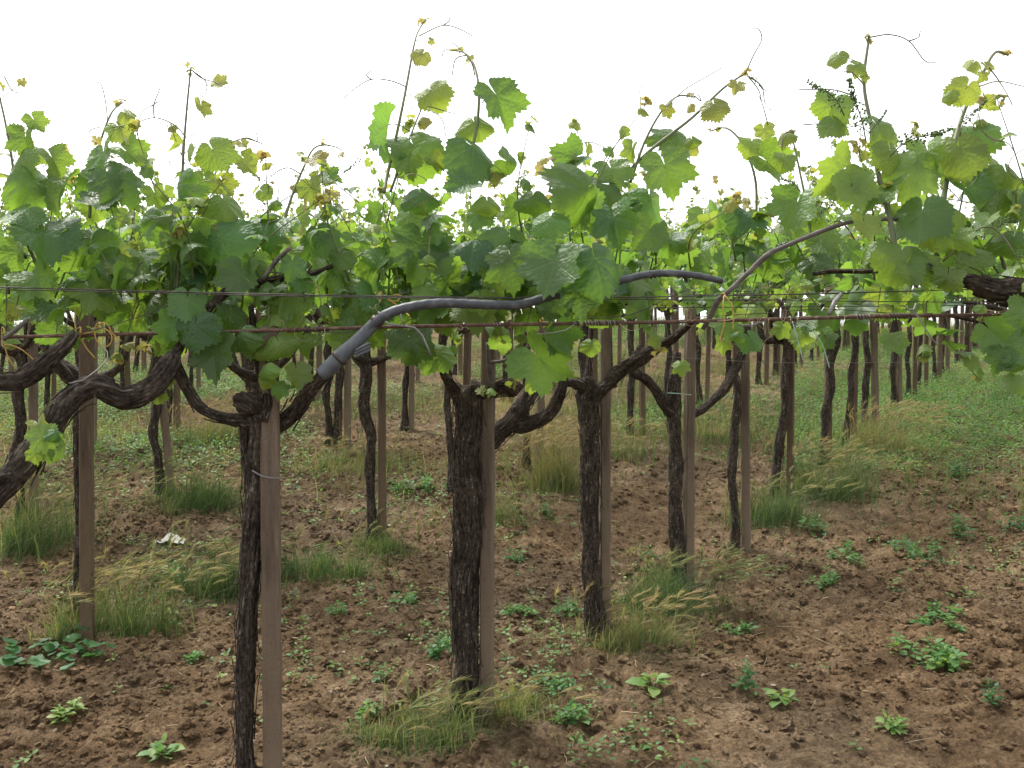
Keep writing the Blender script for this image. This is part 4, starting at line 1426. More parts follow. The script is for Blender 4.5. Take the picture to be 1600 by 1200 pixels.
# R0: vine outside the frame on the right; its cordon and canes reach in
xr, yr = 1.86, 3.0
v, vl = vine_root(xr, yr, "vine at the right edge whose dark cordon reaches in above the rod", "vines in rows")
woody("trunk", v, vl, [(1772, 1400, 3.0, 50), (1772, 1000, 3.0, 44), (1770, 700, 3.0, 44), (1760, 540, 3.0, 46), (1740, 490, 2.98, 40)], 71, 24, 0.9, 10)
woody("arm", v, vl, [(1750, 500, 2.98, 40), (1690, 470, 2.97, 36), (1640, 456, 2.96, 34), (1590, 452, 2.95, 33), (1550, 450, 2.95, 32), (1520, 440, 2.96, 26), (1490, 436, 2.98, 18), (1450, 415, 3.0, 13), (1425, 396, 3.02, 9)], 72, 26, 1.1, 30, M_ARM)
woody("arm", v, vl, [(1640, 470, 2.98, 20), (1590, 474, 2.98, 16), (1550, 466, 2.99, 12), (1520, 458, 3.0, 7)], 73, 14, 1.1, 6, M_ARM)
woody("cane", v, vl, [(1098, 514, 3.12, 7), (1110, 494, 3.1, 9), (1122, 470, 3.07, 10), (1132, 461, 3.05, 9), (1165, 430, 3.04, 8), (1198, 399, 3.03, 11), (1215, 390, 3.03, 8), (1262, 370, 3.03, 8), (1310, 352, 3.03, 8), (1350, 343, 3.04, 7), (1402, 343, 3.06, 6)], 74, 14, 0.35, 0, M_CANE)
woody("arm", v, vl, [(1270, 428, 3.5, 6), (1300, 424, 3.5, 8), (1345, 424, 3.48, 8), (1420, 420, 3.4, 8)], 75, 12, 0.8, 0, M_ARM)
ROOT_V['R0'] = (v, vl)

# ---- the rest of the grid
def local_bark(name, rows, seed, ns, step, amp, flakes, mat):
    mb = MB()
    bark(mb, rows, ns, step, seed, amp, flakes)
    return mb.mesh(name, [mat])


TR, ARMS = [], []
for k in range(7):
    rg = np.random.default_rng(200 + k)
    r = rg.uniform(0.023, 0.035)
    h = rg.uniform(1.16, 1.36)
    rows = [[0, 0, -0.06, r * 1.5], [rg.normal(0, .01), 0, 0.10, r * 1.15]]
    for z in np.linspace(0.3, h - 0.12, 5):
        rows.append([rg.normal(0, 0.014), rg.normal(0, 0.014), z, r * rg.uniform(0.85, 1.08)])
    rows += [[0, 0, h, r * 1.25], [rg.normal(0, .02), 0, h + 0.07, r * 0.7]]
    TR.append((local_bark("trunk", rows, 200 + k, 14, 0.03, 0.9, 14, M_BARK), h))
    am = []
    for dx, dy in ((GV[0], GV[1]), (-GV[0], -GV[1]), (GW[0] * 0.5, GW[1] * 0.5), (-GW[0] * 0.5, -GW[1] * 0.5)):
        s = rg.uniform(0.35, 0.6)
        ex, ey = dx * s, dy * s
        rr = r * rg.uniform(0.5, 0.72)
        rows = [[0, 0, h - 0.03, rr * 1.2], [ex * 0.3, ey * 0.3, h + rg.uniform(-0.02, 0.09), rr], [ex * 0.6 + rg.normal(0, .03), ey * 0.6, h + (WIRE_H - h) * rg.uniform(0.35, 0.7), rr * 0.8],
                [ex * 0.85, ey * 0.85, WIRE_H - 0.04, rr * 0.6], [ex * 1.3, ey * 1.3, WIRE_H + 0.02, rr * 0.35]]
        am.append(local_bark("arm", rows, 300 + k, 10, 0.03, 1.0, 4, M_ARM))
    ARMS.append(am)

FOL = []
for k in range(6):
    rg = np.random.default_rng(600 + k)
    mb = MB()
    starts = []
    for q in range(28):
        along = rg.random() < 0.5
        u = rg.uniform(-1, 1)
        e = (GV * 0.58 if along else GW * 0.52) * u
        starts.append(np.array([e[0] + rg.normal(0, .05), e[1] + rg.normal(0, .05), WIRE_H + rg.normal(0, 0.03)]))
    for p in starts:
        ln = rg.uniform(0.20, 0.50) if rg.random() < 0.65 else rg.uniform(0.6, 0.95)
        d = np.array([rg.normal(0, 0.35), rg.normal(-0.05, 0.35), 1.0]) if (ln > 0.5 or rg.random() < 0.5) else np.array([rg.normal(0, 0.7), rg.normal(-0.2, 0.7), rg.uniform(-0.55, 0.1)])
        d /= np.linalg.norm(d)
        t = np.linspace(0, 1, 5)
        s = p + d * (t * ln)[:, None] + np.array([rg.normal(0, .06), rg.normal(0, .06), -0.03]) * (t ** 2)[:, None]
        V, f = tube(s, np.linspace(0.0042, 0.0018, 5), 4)
        mb.add(V, f, 1)
        nn = int(ln / 0.070) + 2
        tip_age = rg.uniform(0.45, 1.0)
        for m in range(nn + 3):
            u = min(1, (m + 0.4) / nn)
            node = np.array([np.interp(u, t, s[:, c]) for c in range(3)])
            size = (0.090 * (1 - u) ** 0.9 + 0.024 * u) * rg.uniform(0.75, 1.2)
            age = float(np.clip(tip_age * u ** 1.8 + rg.normal(0.05, 0.08), 0, 1))
            az = (math.pi + rg.normal(0, 0.9)) if rg.random() < 0.4 else rg.uniform(0, 6.3)
            R = rotz(az) @ rotx(rg.normal(0, 0.3)) @ roty(rg.normal(0, 0.35))
            lv, lf = LEAFLO[rg.integers(0, 8)]
            mb.add(lv @ R.T * size + node, lf, 0, (age, rg.random(), rg.random(), 1))
    FOL.append(mb.mesh("foliage", [M_LEAFJ, M_SHOOT]))

EXACT = {  # measured post positions: (row, index): (px, distance)
    (1, 2): (597, 6.6), (2, 1): (52, 6.85), (2, 2): (268, 7.75), (1, 4): (842, 8.6), (2, 5): (543, 9.75), (2, 6): (643, 10.6),
    (0, 4): (1235, 7.7), (0, 5): (1294, 8.8), (0, 6): (1334, 9.7), (0, 7): (1368, 10.6), (0, 8): (1404, 11.8), (0, 9): (1428, 12.7), (0, 10): (1446, 13.6),
    (0, 11): (1466, 14.6), (0, 12): (1479, 15.4), (0, 13): (1500, 16.7), (0, 14): (1513, 17.6), (0, 15): (1526, 18.7), (0, 16): (1536, 19.7), (0, 17): (1545, 20.6), (1, 6): (1004, 10.3)}
ROWN = {-1: "right-hand row beyond the frame edge", 0: "front row running to the right", 1: "second row, behind the left post", 2: "third row back on the left"}
HEROS = {(0, -2), (0, -1), (0, 0), (0, 1), (0, 2), (0, 3), (1, 0), (-1, 0)}
GRID = {}
NEARFOL = []
for k in range(-1, 13):
    cnt = 0
    for i in range(-12, 24):
        q = GB + i * GV + k * GW
        rj = np.random.default_rng(1000 + (k + 2) * 60 + i + 20)
        q = q + rj.normal(0, 0.035, 2)
        if (k, i) in EXACT:
            px, d = EXACT[(k, i)]
            q = np.array([P(px, 700, d)[0], d])
        x, y = q
        if y < 2.8 or y > 24.0:
            continue
        px = px_of(x, y)
        if px < -330 - 600 / y or px > 1850 + 300 / y:
            continue
        GRID[(k, i)] = q
        cnt += 1
        if (k, i) in HEROS:
            continue
        if k == -1 and y > 12:
            continue
        if k <= 2:
            lab = "%s vine trunk along the %s" % (ORD[min(24, cnt - 1)], ROWN[k])
            plab = "%s post along the %s" % (ORD[min(24, cnt - 1)], ROWN[k])
            grp, pgrp = "vines in rows", "brown square posts"
            if k == -1:
                lab = "vine canopy reaching in from the row beyond the right edge"
                grp = "vines beyond the right edge"
        else:
            rw = ORD[k]
            lab, plab = "slim dark vine, %s from the left in the distant %s row" % (ORD[min(24, cnt - 1)], rw), "slim brown post, %s from the left in the distant %s row" % (ORD[min(24, cnt - 1)], rw)
            grp, pgrp = "far vines of the %s row" % rw, "far posts of the %s row" % rw
        tv = int(rj.integers(0, 7))
        off = np.array([-0.095 + rj.normal(0, 0.012), -0.02])
        root, vl = vine_root(x + off[0], y + off[1], lab, grp)
        dz = 0.0
        tr = link("trunk", TR[tv][0], root, (0, 0, dz), (rj.normal(0, 0.02), rj.normal(0, 0.03), 0))
        if y < 13:
            for a in ARMS[tv]:
                link("arm", a, root, (0, 0, dz))
        if px < 1760:
            post_at(x, y, plab, pgrp, (rj.normal(0, 0.012), rj.normal(0, 0.014) + (-0.09 if (k, i) == (2, 2) else 0)), rj.uniform(0, 0.08), rj.uniform(-0.4, 0.4), tv, rj.uniform(0.85, 1.0))
        if y < 6.3 and (k, i) != (-1, 1):
            NEARFOL.append((root, vl, x, y))
        else:
            fo = link("foliage", FOL[int(rj.integers(0, 6))], root, (-off[0], -off[1], dz), (0, 0, math.pi if rj.random() < 0.3 else 0))
            tag(fo, kind="stuff")
for key in ('C', 'D', 'E', 'L'):
    pass
for key, (gk, gi) in (('E', (0, 3)),):
    v, vl = ROOT_V[key]
    tag(link("foliage", FOL[2], v), kind="stuff")
for root, vl, x, y in NEARFOL:
    c = np.array([x, y, float(G0(x, y)) + WIRE_H])
    for e in (np.array([*(GV * 0.5), 0]), np.array([*(GW * 0.5), 0])):
        auto_shoots(root, vl, c - e, c + e, 0.11, 0.5, 0.088, 0.5, 0.25)

# ---- front canopy: fruiting canes along the wires, then the shoots that stand out one by one
SEGS = [('V0', (-160, 470, 2.95), (300, 452, 3.25), 0.090, 0.40), ('V0', (-200, 440, 3.5), (200, 440, 3.7), 0.10, 0.42),
        ('A', (240, 452, 3.2), (640, 440, 3.35), 0.090, 0.40), ('A', (180, 440, 3.8), (640, 440, 4.0), 0.10, 0.42),
        ('B', (600, 440, 3.35), (980, 438, 3.5), 0.070, 0.40), ('B', (620, 440, 4.0), (1040, 430, 4.3), 0.10, 0.42),
        ('C', (900, 436, 4.3), (1230, 430, 4.7), 0.10, 0.45), ('C', (1000, 430, 3.7), (1260, 425, 3.9), 0.11, 0.38),
        ('R0', (1740, 440, 3.0), (1330, 420, 3.2), 0.080, 0.42), ('R0', (1720, 430, 3.6), (1240, 425, 3.9), 0.11, 0.42),
        ('V0', (-120, 482, 3.1), (300, 475, 3.25), 0.075, 0.26, 1.0), ('A', (250, 478, 3.2), (640, 472, 3.3), 0.070, 0.26, 1.0), ('B', (600, 470, 3.35), (960, 468, 3.45), 0.075, 0.26, 1.0),
        ('A', (150, 470, 4.2), (700, 470, 4.4), 0.09, 0.30, 0.9), ('B', (700, 470, 4.4), (1000, 465, 4.6), 0.10, 0.30, 0.9), ('R0', (1700, 470, 3.3), (1400, 465, 3.4), 0.11, 0.26, 1.0),
        ('C', (950, 470, 4.8), (1350, 465, 5.0), 0.12, 0.28, 0.8), ('L', (-120, 440, 4.8), (360, 440, 5.0), 0.11, 0.45), ('D', (1000, 428, 5.5), (1330, 428, 5.7), 0.12, 0.45)]
for key, a, b, spc, ln, *dr in SEGS:
    v, vl = ROOT_V[key]
    auto_shoots(v, vl, P(*a), P(*b), spc, ln, 0.071, 0.65, dr[0] if dr else 0.42)


def hero_shoot(key, pts, d, w0, w1, leaves, tend=(), clus=(), tip=0.85):
    """pts = pixel polyline; leaves = (px, py, size px, age, roll, tilt, yaw)"""
    v, vl = ROOT_V[key]
    rows = np.array([[*P(px, py, d + 0.05 * q), 0.39 * (w0 + (w1 - w0) * q / (len(pts) - 1)) * d / F] for q, (px, py) in enumerate(pts)])
    s = spline(rows, 0.02)
    org = s[0, :3]
    mb = MB()
    V, f = tube(s[:, :3], s[:, 3], 8)
    mb.add(V, f)
    o = link("shoot", mb.mesh("shoot", [M_SHOOT], org), v, org - vl)
    for (px, py, sz, age, roll, tilt, yaw) in leaves:
        # stalk end sits on the nearest point of the shoot; the blade lands where the photograph has it
        c = P(px, py, d)
        j = np.argmin(np.hypot(s[:, 0] - c[0], s[:, 2] - c[2]) + 0.25 * np.maximum(0, s[:, 2] - c[2] - 0.03))
        node = s[j, :3]
        size = sz * 1.06 / F * d / 1.55
        var = random.choice([1, 2, 3, 8, 13, 5, 6, 15, 0, 16])
        R = hero_R(var, roll + random.gauss(0, 0.3), tilt + random.gauss(0, 0.2), yaw + random.gauss(0, 0.4))
        blade_at = np.array([c[0], node[1] - random.uniform(0.0, 0.06), c[2]])
        lf = put_leaf(o, org, blade_at - R @ LEAFV[var][1] * size, R, size, age, var)
        # the leaf's own stalk joined on to the node by a short length of petiole
        a0 = blade_at - R @ LEAFV[var][1] * size
        mid = (a0 + node) / 2 + np.array([0, 0, 0.006])
        t = np.linspace(0, 1, 7)[:, None]
        V, f = tube((1 - t) ** 2 * node + 2 * t * (1 - t) * mid + t ** 2 * a0, 0.0014, 5)
        link("petiole", mesh("petiole", V - org, f, [M_PET]), o)
    for pl in tend:
        q = spline(np.array([P(px, py, d + 0.03 * math.sin(px)) for px, py in pl]), 0.01)
        V, f = tube(q, np.linspace(0.0024, 0.0016, len(q)), 5)
        link("tendril", mesh("tendril", V - org, f, [M_TENDRIL]), o)
    for (px, py, qx, qy) in clus:
        a, b = P(px, py, d - 0.02), P(qx, qy, d - 0.04)
        dv_ = b - a
        ln = np.linalg.norm(dv_)
        rot = Vector(dv_).to_track_quat('Y', 'Z').to_euler()
        link("flower_cluster", random.choice(CLUSTER), o, a - org, rot, ln / 0.13)
    for q in range(4):
        R = rotz(random.uniform(0, 6.28)) @ rotx(random.uniform(-0.2, 0.9))
        put_leaf(o, org, s[-1, :3] - (s[-1, :3] - s[-2, :3]) * q * 0.4, R, random.uniform(0.010, 0.020), tip + random.gauss(0.05, 0.08))
    return o


hero_shoot('A', [(275, 460), (281, 380), (283, 330), (286, 250), (291, 180), (298, 106)], 3.15, 9, 4,
           [(313, 99, 30, .85, 1.2, .5, .3), (289, 150, 34, .75, .1, .3, 1.1), (322, 232, 62, .45, .5, .3, .4), (268, 228, 38, .6, -.3, .3, -.5), (262, 300, 90, .25, -.2, .3, -.9),
            (345, 318, 70, .35, .4, .5, .3), (372, 250, 32, .7, .8, .4, .2), (300, 280, 44, .6, .2, .2, 0)],
           [[(290, 214), (272, 195), (241, 184), (205, 194), (165, 200)], [(241, 184), (240, 165), (250, 138)], [(298, 108), (315, 122), (340, 130), (352, 138)], [(300, 110), (322, 128), (320, 148), (312, 152)]])
hero_shoot('B', [(600, 300), (606, 270), (622, 200), (635, 135), (645, 80), (652, 52), (665, 30)], 3.3, 8, 3,
           [(597, 205, 84, .18, .1, .3, -.7), (650, 236, 100, .28, .35, .45, .3), (674, 137, 60, .62, .4, .3, .2), (648, 66, 32, .85, 0, .2, -.2), (668, 34, 14, .8, 1, .3, 0), (655, 184, 22, .9, .5, .3, .2)],
           [[(636, 136), (610, 126), (580, 124), (555, 138), (537, 153)], [(580, 124), (572, 117), (580, 111)], [(655, 56), (690, 40), (715, 44), (738, 56)], [(690, 41), (702, 32), (701, 22)]],
           [(575, 245, 533, 262)])
hero_shoot('B', [(610, 300), (635, 230), (648, 195), (662, 162)], 3.35, 6, 3, [(660, 186, 20, .9, .6, .3, 0), (640, 258, 46, .6, 0, .3, 0), (685, 255, 32, .7, 1, .3, 0)], [[(668, 170), (690, 185), (697, 215)], [(668, 165), (700, 175), (715, 178)]])
hero_shoot('B', [(728, 300), (735, 250), (746, 190), (748, 140), (742, 105), (730, 85), (712, 78)], 3.3, 8, 3,
           [(783, 150, 84, .22, .6, .35, .4), (742, 192, 60, .5, -.1, .2, -.1), (756, 240, 104, .12, .5, .55, .1), (732, 68, 22, .8, 1.3, .4, 0), (800, 258, 50, .2, .9, .3, .2), (775, 275, 30, .8, .3, .3, 0)],
           [[(730, 86), (712, 92), (706, 120), (702, 130)], [(716, 80), (695, 78), (691, 88)], [(742, 118), (735, 95), (712, 70), (706, 66)]])
hero_shoot('B', [(880, 335), (945, 305), (1010, 240), (1080, 185), (1130, 138), (1165, 114)], 3.3, 9, 4,
           [(1060, 206, 76, .25, .2, .45, -.2), (1131, 156, 46, .8, .3, .3, 0), (1168, 114, 28, .85, .2, .3, 0), (1046, 270, 78, .28, .1, .4, -.1), (990, 232, 34, .6, -.2, .3, -.6), (920, 290, 100, .15, -1.0, .6, .2),
            (1090, 215, 30, .7, .5, .4, 0), (1020, 320, 80, .15, .1, .4, 0), (960, 270, 60, .25, .2, .4, .2)],
           [[(1165, 114), (1178, 85), (1190, 62), (1186, 46), (1176, 44)], [(1168, 118), (1190, 135), (1195, 160), (1205, 172)], [(1168, 118), (1185, 140), (1190, 158)], [(930, 290), (960, 230), (978, 205)]],
           [(1165, 120, 1200, 135)])
hero_shoot('B', [(985, 285), (1008, 220), (1035, 172), (1060, 150), (1085, 152)], 3.35, 6, 3, [(1050, 165, 24, .8, .6, .3, 0), (1090, 150, 18, .9, 0, .3, 0)], [[(1040, 168), (1070, 140), (1100, 122), (1128, 106)], [(1085, 150), (1096, 158), (1090, 146)]])
hero_shoot('B', [(858, 300), (868, 258), (885, 225), (900, 214)], 3.9, 5, 3, [(872, 246, 30, .98, .2, .3, 0), (848, 252, 16, .95, -.4, .3, 0), (900, 214, 16, .8, 0, .3, 0), (842, 268, 22, .95, -.4, .3, 0)], [[(880, 235), (920, 222), (955, 232), (975, 205)]])
hero_shoot('C', [(1182, 350), (1180, 280), (1160, 225), (1135, 200), (1110, 205)], 3.6, 6, 3, [(1210, 258, 64, .35, 1.0, .4, .3), (1178, 225, 44, .6, -.2, .3, -.3), (1100, 215, 30, .8, .2, .3, 0), (1205, 200, 34, .7, .3, .3, 0), (1165, 330, 80, .05, -.4, .8, .2)],
           [[(1200, 195), (1192, 165), (1186, 150)]])
hero_shoot('C', [(1268, 380), (1262, 330), (1248, 260), (1236, 205)], 3.4, 7, 3, [(1247, 200, 34, .75, .2, .4, 0), (1235, 245, 40, .45, -.6, .3, -.2), (1240, 330, 78, .3, -.6, .5, -.3), (1290, 345, 40, .4, .5, .3, .3)],
           [[(1240, 205), (1225, 210), (1222, 235)], [(1255, 195), (1285, 194), (1298, 206)]], [(1255, 300, 1222, 272), (1275, 350, 1295, 310)])
hero_shoot('R0', [(1400, 400), (1390, 340), (1372, 270), (1362, 200), (1350, 130), (1358, 56)], 3.0, 13, 6,
           [(1340, 62, 34, .6, -.3, .3, -.3), (1376, 78, 36, .55, .8, .4, .2), (1325, 150, 66, .38, -.3, .3, -.2), (1330, 180, 48, .45, .1, .4, 0), (1398, 195, 80, .4, .3, .35, .2), (1408, 240, 60, .45, .3, .3, .3),
            (1318, 270, 80, .35, -.7, .3, -.3), (1340, 300, 70, .38, .1, .3, 0), (1385, 96, 16, .6, .6, .3, 0)],
           [[(1360, 58), (1390, 54), (1420, 64), (1445, 95), (1462, 98)], [(1420, 64), (1436, 58), (1438, 48)], [(1350, 132), (1330, 112), (1318, 112)], [(1330, 148), (1300, 140), (1248, 140)]],
           [(1325, 178, 1266, 118), (1362, 220, 1335, 120), (1365, 225, 1374, 170), (1390, 245, 1475, 186)])
hero_shoot('R0', [(1465, 400), (1475, 310), (1490, 230), (1508, 170), (1535, 115), (1555, 82), (1575, 86)], 3.05, 12, 5,
           [(1553, 206, 74, .22, .25, .4, .1), (1525, 135, 50, .6, -.3, .3, -.2), (1505, 140, 28, .6, -.6, .3, -.3), (1510, 245, 84, .42, .1, .3, 0), (1462, 240, 60, .4, -.2, .2, -.3), (1430, 275, 90, .32, -.5, .35, -.2),
            (1552, 80, 26, .65, -.4, .3, 0), (1585, 80, 24, .7, .5, .3, 0), (1572, 100, 18, .65, .3, .3, 0), (1585, 280, 74, .38, .2, .3, 0), (1560, 320, 60, .2, 0, .4, 0), (1530, 300, 70, .12, .1, .5, -.2)],
           [[(1545, 105), (1560, 125), (1575, 150), (1582, 165)], [(1530, 135), (1560, 127), (1600, 135)]], [(1500, 215, 1528, 150)])
hero_shoot('R0', [(1570, 420), (1545, 330), (1530, 270), (1520, 215)], 3.1, 8, 4, [(1595, 300, 70, .35, .3, .3, 0), (1570, 265, 70, .42, .4, .3, .1)])
hero_shoot('V0', [(60, 420), (28, 340), (20, 260), (8, 190), (-6, 130)], 3.05, 8, 4, [(34, 182, 38, .5, .5, .3, .2), (4, 112, 16, .9, .3, .3, 0), (18, 215, 52, .3, 0, .4, 0), (78, 250, 50, .4, .7, .5, .3), (32, 235, 36, .6, .2, .3, 0), (10, 250, 60, .35, 0, .3, -.2), (52, 290, 80, .25, .3, .4, 0)],
           [[(6, 118), (18, 140), (30, 146)]])
hero_shoot('V0', [(140, 340), (144, 275), (158, 218), (175, 175), (192, 160)], 3.1, 7, 3,
           [(178, 198, 44, .72, .4, .3, .2), (184, 170, 32, .75, .6, .4, 0), (150, 245, 66, .3, -.2, .5, -.2), (196, 236, 56, .35, .8, .8, .2), (137, 214, 16, .95, 0, .3, 0), (195, 290, 84, .12, .4, .6, .1), (145, 305, 90, .08, 0, .6, -.1), (90, 295, 70, .3, 0, .5, 0)],
           [[(168, 190), (165, 160), (158, 132), (148, 128)], [(190, 165), (205, 180), (212, 192)], [(150, 225), (140, 205), (158, 198)]])
hero_shoot('A', [(350, 360), (352, 310), (357, 258), (362, 222)], 3.3, 6, 3, [(378, 246, 36, .65, .5, .4, .2), (370, 218, 20, .85, .6, .3, 0), (330, 330, 50, .75, 0, .3, 0), (350, 290, 40, .7, .4, .3, 0)],
           [[(362, 222), (385, 215), (402, 220), (400, 206)], [(385, 216), (410, 225), (420, 240), (408, 242)]])
hero_shoot('A', [(440, 360), (455, 310), (473, 265), (490, 232), (510, 226)], 3.25, 7, 3, [(492, 246, 40, .97, .4, .4, 0), (484, 300, 46, .68, .2, .3, 0), (510, 272, 40, .25, .8, .5, .3), (520, 228, 14, .95, .5, .3, 0), (425, 352, 84, .05, -.1, .9, .0), (460, 290, 30, .9, -.4, .3, 0)],
           [[(470, 272), (450, 262), (430, 270), (420, 280)], [(510, 226), (530, 232), (540, 245)]])
hero_shoot('A', [(325, 480), (322, 430), (318, 380), (332, 340)], 3.12, 6, 3, [(318, 358, 46, .85, -.4, .5, 0), (340, 372, 34, .85, .5, .4, 0), (385, 412, 46, .7, -.4, .9, 0), (345, 385, 100, .1, .3, .3, .2), (275, 400, 90, .2, -.3, .3, 0), (375, 440, 70, .12, 0, .5, 0)])

# large single leaves of the front canopy, each hung where it is in the photograph
BIG = [('V0', 70, 372, 120, 3.0, .05, -.4, .7, -.2), ('V0', 30, 335, 80, 3.0, .2, -.2, .5, 0), ('V0', 160, 318, 86, 3.05, .05, .2, .9, 0), ('V0', 205, 430, 100, 3.05, .10, -.5, .8, .3),
       ('V0', 140, 400, 100, 3.1, .05, 0, .3, 0), ('V0', 60, 440, 80, 3.0, .35, .1, .3, -.2), ('V0', 152, 462, 76, 3.05, .3, .2, .3, 0), ('V0', 25, 400, 60, 3.05, .3, 0, .4, 0), ('V0', 230, 475, 60, 3.1, .3, 0, .4, 0),
       ('A', 290, 470, 76, 3.1, .15, -.3, .8, .2), ('A', 360, 500, 70, 3.1, .1, .3, .7, .3), ('A', 450, 470, 84, 3.15, .35, .1, .3, 0), ('A', 335, 565, 70, 3.08, .03, .1, .3, 0), ('A', 395, 540, 60, 3.1, .12, .1, .4, .2),
       ('A', 520, 430, 70, 3.2, .25, 0, .4, 0), ('A', 480, 545, 60, 3.1, .35, .2, .2, .1), ('A', 425, 560, 50, 3.05, .5, .1, .2, 0), ('A', 468, 595, 44, 3.05, .45, .3, .2, .2), ('A', 415, 600, 34, 3.02, .6, -.2, .2, 0), ('A', 500, 380, 80, 3.2, .05, .2, .5, 0),
       ('A', 262, 505, 44, 3.1, .4, -.3, .3, 0), ('A', 315, 430, 70, 3.15, .3, 0, .5, 0), ('A', 250, 350, 90, 3.2, .1, .1, .4, 0), ('A', 440, 610, 36, 3.0, .35, .3, .3, .4),
       ('B', 582, 428, 92, 3.2, .35, -.1, .3, -.1), ('B', 574, 352, 50, 3.2, .6, -.1, .5, -.2), ('B', 662, 312, 74, 3.2, .03, .2, .7, .1), ('B', 720, 290, 74, 3.2, .15, -.7, .9, .2), ('B', 762, 322, 56, 3.15, .45, .1, .3, -.2),
       ('B', 728, 376, 100, 3.1, .02, -.7, .9, 0), ('B', 655, 400, 118, 3.2, .1, .1, .3, 0), ('B', 862, 425, 98, 2.90, .03, -.1, .45, -.3, 3), ('B', 936, 424, 108, 2.90, .02, .15, .4, .3, 11), ('B', 905, 470, 70, 2.95, .06, .1, .2, .1, 2), ('B', 800, 420, 80, 2.98, .1, .1, .3, .1, 6), ('B', 905, 302, 120, 3.1, .18, -1.1, .7, .3),
       ('B', 800, 395, 110, 3.15, .1, 0, .4, 0), ('B', 860, 352, 70, 3.1, .35, .3, .4, .1), ('B', 830, 320, 70, 3.2, .2, 0, .5, 0), ('B', 640, 345, 70, 3.25, .25, 0, .4, 0), ('B', 855, 568, 84, 3.1, .30, .9, -.3, -.3, 4), ('B', 880, 528, 76, 3.05, .02, .2, .1, .5),
       ('B', 838, 598, 38, 3.6, .6, .6, .3, 0), ('B', 745, 340, 60, 3.2, .3, 0, .4, 0), ('B', 640, 545, 92, 3.15, .04, .3, .4, .1), ('B', 690, 500, 80, 3.3, .2, 0, .3, 0), ('B', 600, 500, 90, 3.25, .06, 0, .3, 0), ('B', 690, 560, 70, 3.4, .35, 0, .3, 0),
       ('B', 705, 450, 70, 3.3, .35, .1, .3, 0), ('B', 788, 440, 60, 3.3, .4, 0, .3, 0), ('B', 780, 530, 56, 3.5, .25, .2, .3, .3), ('B', 770, 612, 22, 3.9, .7, .2, .5, 0), ('B', 752, 612, 22, 3.9, .8, -.2, .5, 0), ('B', 925, 545, 40, 3.8, .5, .2, .3, 0),
       ('B', 1005, 370, 80, 3.3, .2, 0, .5, 0), ('B', 1045, 382, 66, 3.5, .12, .1, .6, 0), ('B', 1078, 385, 34, 3.5, .75, 0, .3, 0), ('B', 905, 330, 80, 3.2, .25, 0, .3, 0), ('B', 960, 350, 90, 3.2, .1, .1, .5, 0), ('B', 890, 250, 70, 3.4, .2, -1, .6, 0),
       ('C', 1120, 350, 70, 3.8, .3, 0, .4, 0), ('C', 1090, 400, 66, 4.0, .3, 0, .5, 0), ('C', 1190, 350, 66, 3.7, .4, 0, .4, 0), ('C', 1065, 575, 36, 4.6, .55, 0, .3, 0), ('C', 1280, 412, 66, 3.7, .04, .1, .6, 0), ('C', 1225, 400, 60, 3.8, .12, 0, .5, 0), ('C', 1180, 395, 70, 3.6, .03, -.3, .7, 0),
       ('C', 1100, 345, 60, 4.2, .5, 0, .3, 0), ('C', 1250, 355, 50, 3.9, .3, 0, .4, 0),
       ('R0', 1440, 345, 106, 2.98, .03, -.1, .4, -.1), ('R0', 1402, 410, 104, 2.95, .33, -.2, .4, -.1), ('R0', 1352, 358, 62, 2.98, .55, 0, .4, 0), ('R0', 1440, 430, 80, 2.98, .22, .1, .3, 0), ('R0', 1478, 440, 60, 2.95, .3, -.2, .4, 0),
       ('R0', 1530, 400, 76, 2.95, .2, .2, .4, .2), ('R0', 1490, 385, 70, 2.98, .5, 0, .3, 0), ('R0', 1580, 385, 80, 3.0, .1, 0, .4, 0), ('R0', 1595, 330, 80, 3.05, .2, 0, .3, 0), ('R0', 1365, 300, 80, 3.05, .35, 0, .3, 0), ('R0', 1320, 300, 70, 3.1, .3, 0, .3, -.2),
       ('R0', 1555, 525, 70, 2.85, .05, .1, .3, -.3), ('R0', 1592, 545, 90, 2.85, .08, 0, .3, 0), ('R0', 1560, 565, 60, 2.84, .12, .1, .2, -.3), ('R0', 1585, 600, 44, 2.83, .2, 0, .2, 0), ('R0', 1595, 500, 70, 2.88, .25, 0, .3, 0), ('R0', 1580, 575, 56, 2.82, .1, -.2, .2, 0),
       ('R0', 1480, 340, 70, 3.0, .35, 0, .3, 0), ('R0', 1290, 385, 60, 3.3, .2, 0, .4, 0), ('R0', 1330, 400, 60, 3.3, .1, 0, .4, 0),
       ('V0', 62, 668, 34, 2.62, .75, .2, .5, 0), ('V0', 70, 690, 60, 2.6, .4, .3, .4, .1), ('V0', 90, 680, 40, 2.6, .15, .5, .8, .3), ('V0', 85, 705, 46, 2.61, .3, .6, .2, .2), ('V0', 55, 715, 36, 2.6, .45, -.3, .2, -.2),
       ('V0', 245, 620, 44, 2.88, .5, -.2, .2, 0), ('V0', 262, 598, 30, 2.9, .55, .2, .2, 0)]
for key, px, py, sz, d, age, roll, tilt, yaw, *vr in BIG:
    v, vl = ROOT_V[key]
    if vr:
        hero_leaf(v, vl, px, py, sz * 1.05, d, age, roll, tilt, yaw, vr[0])
        continue
    hero_leaf(v, vl, px, py, sz * 0.86, d, age, roll + random.gauss(0, 0.35), tilt + random.gauss(0, 0.25), yaw + random.gauss(0, 0.40))

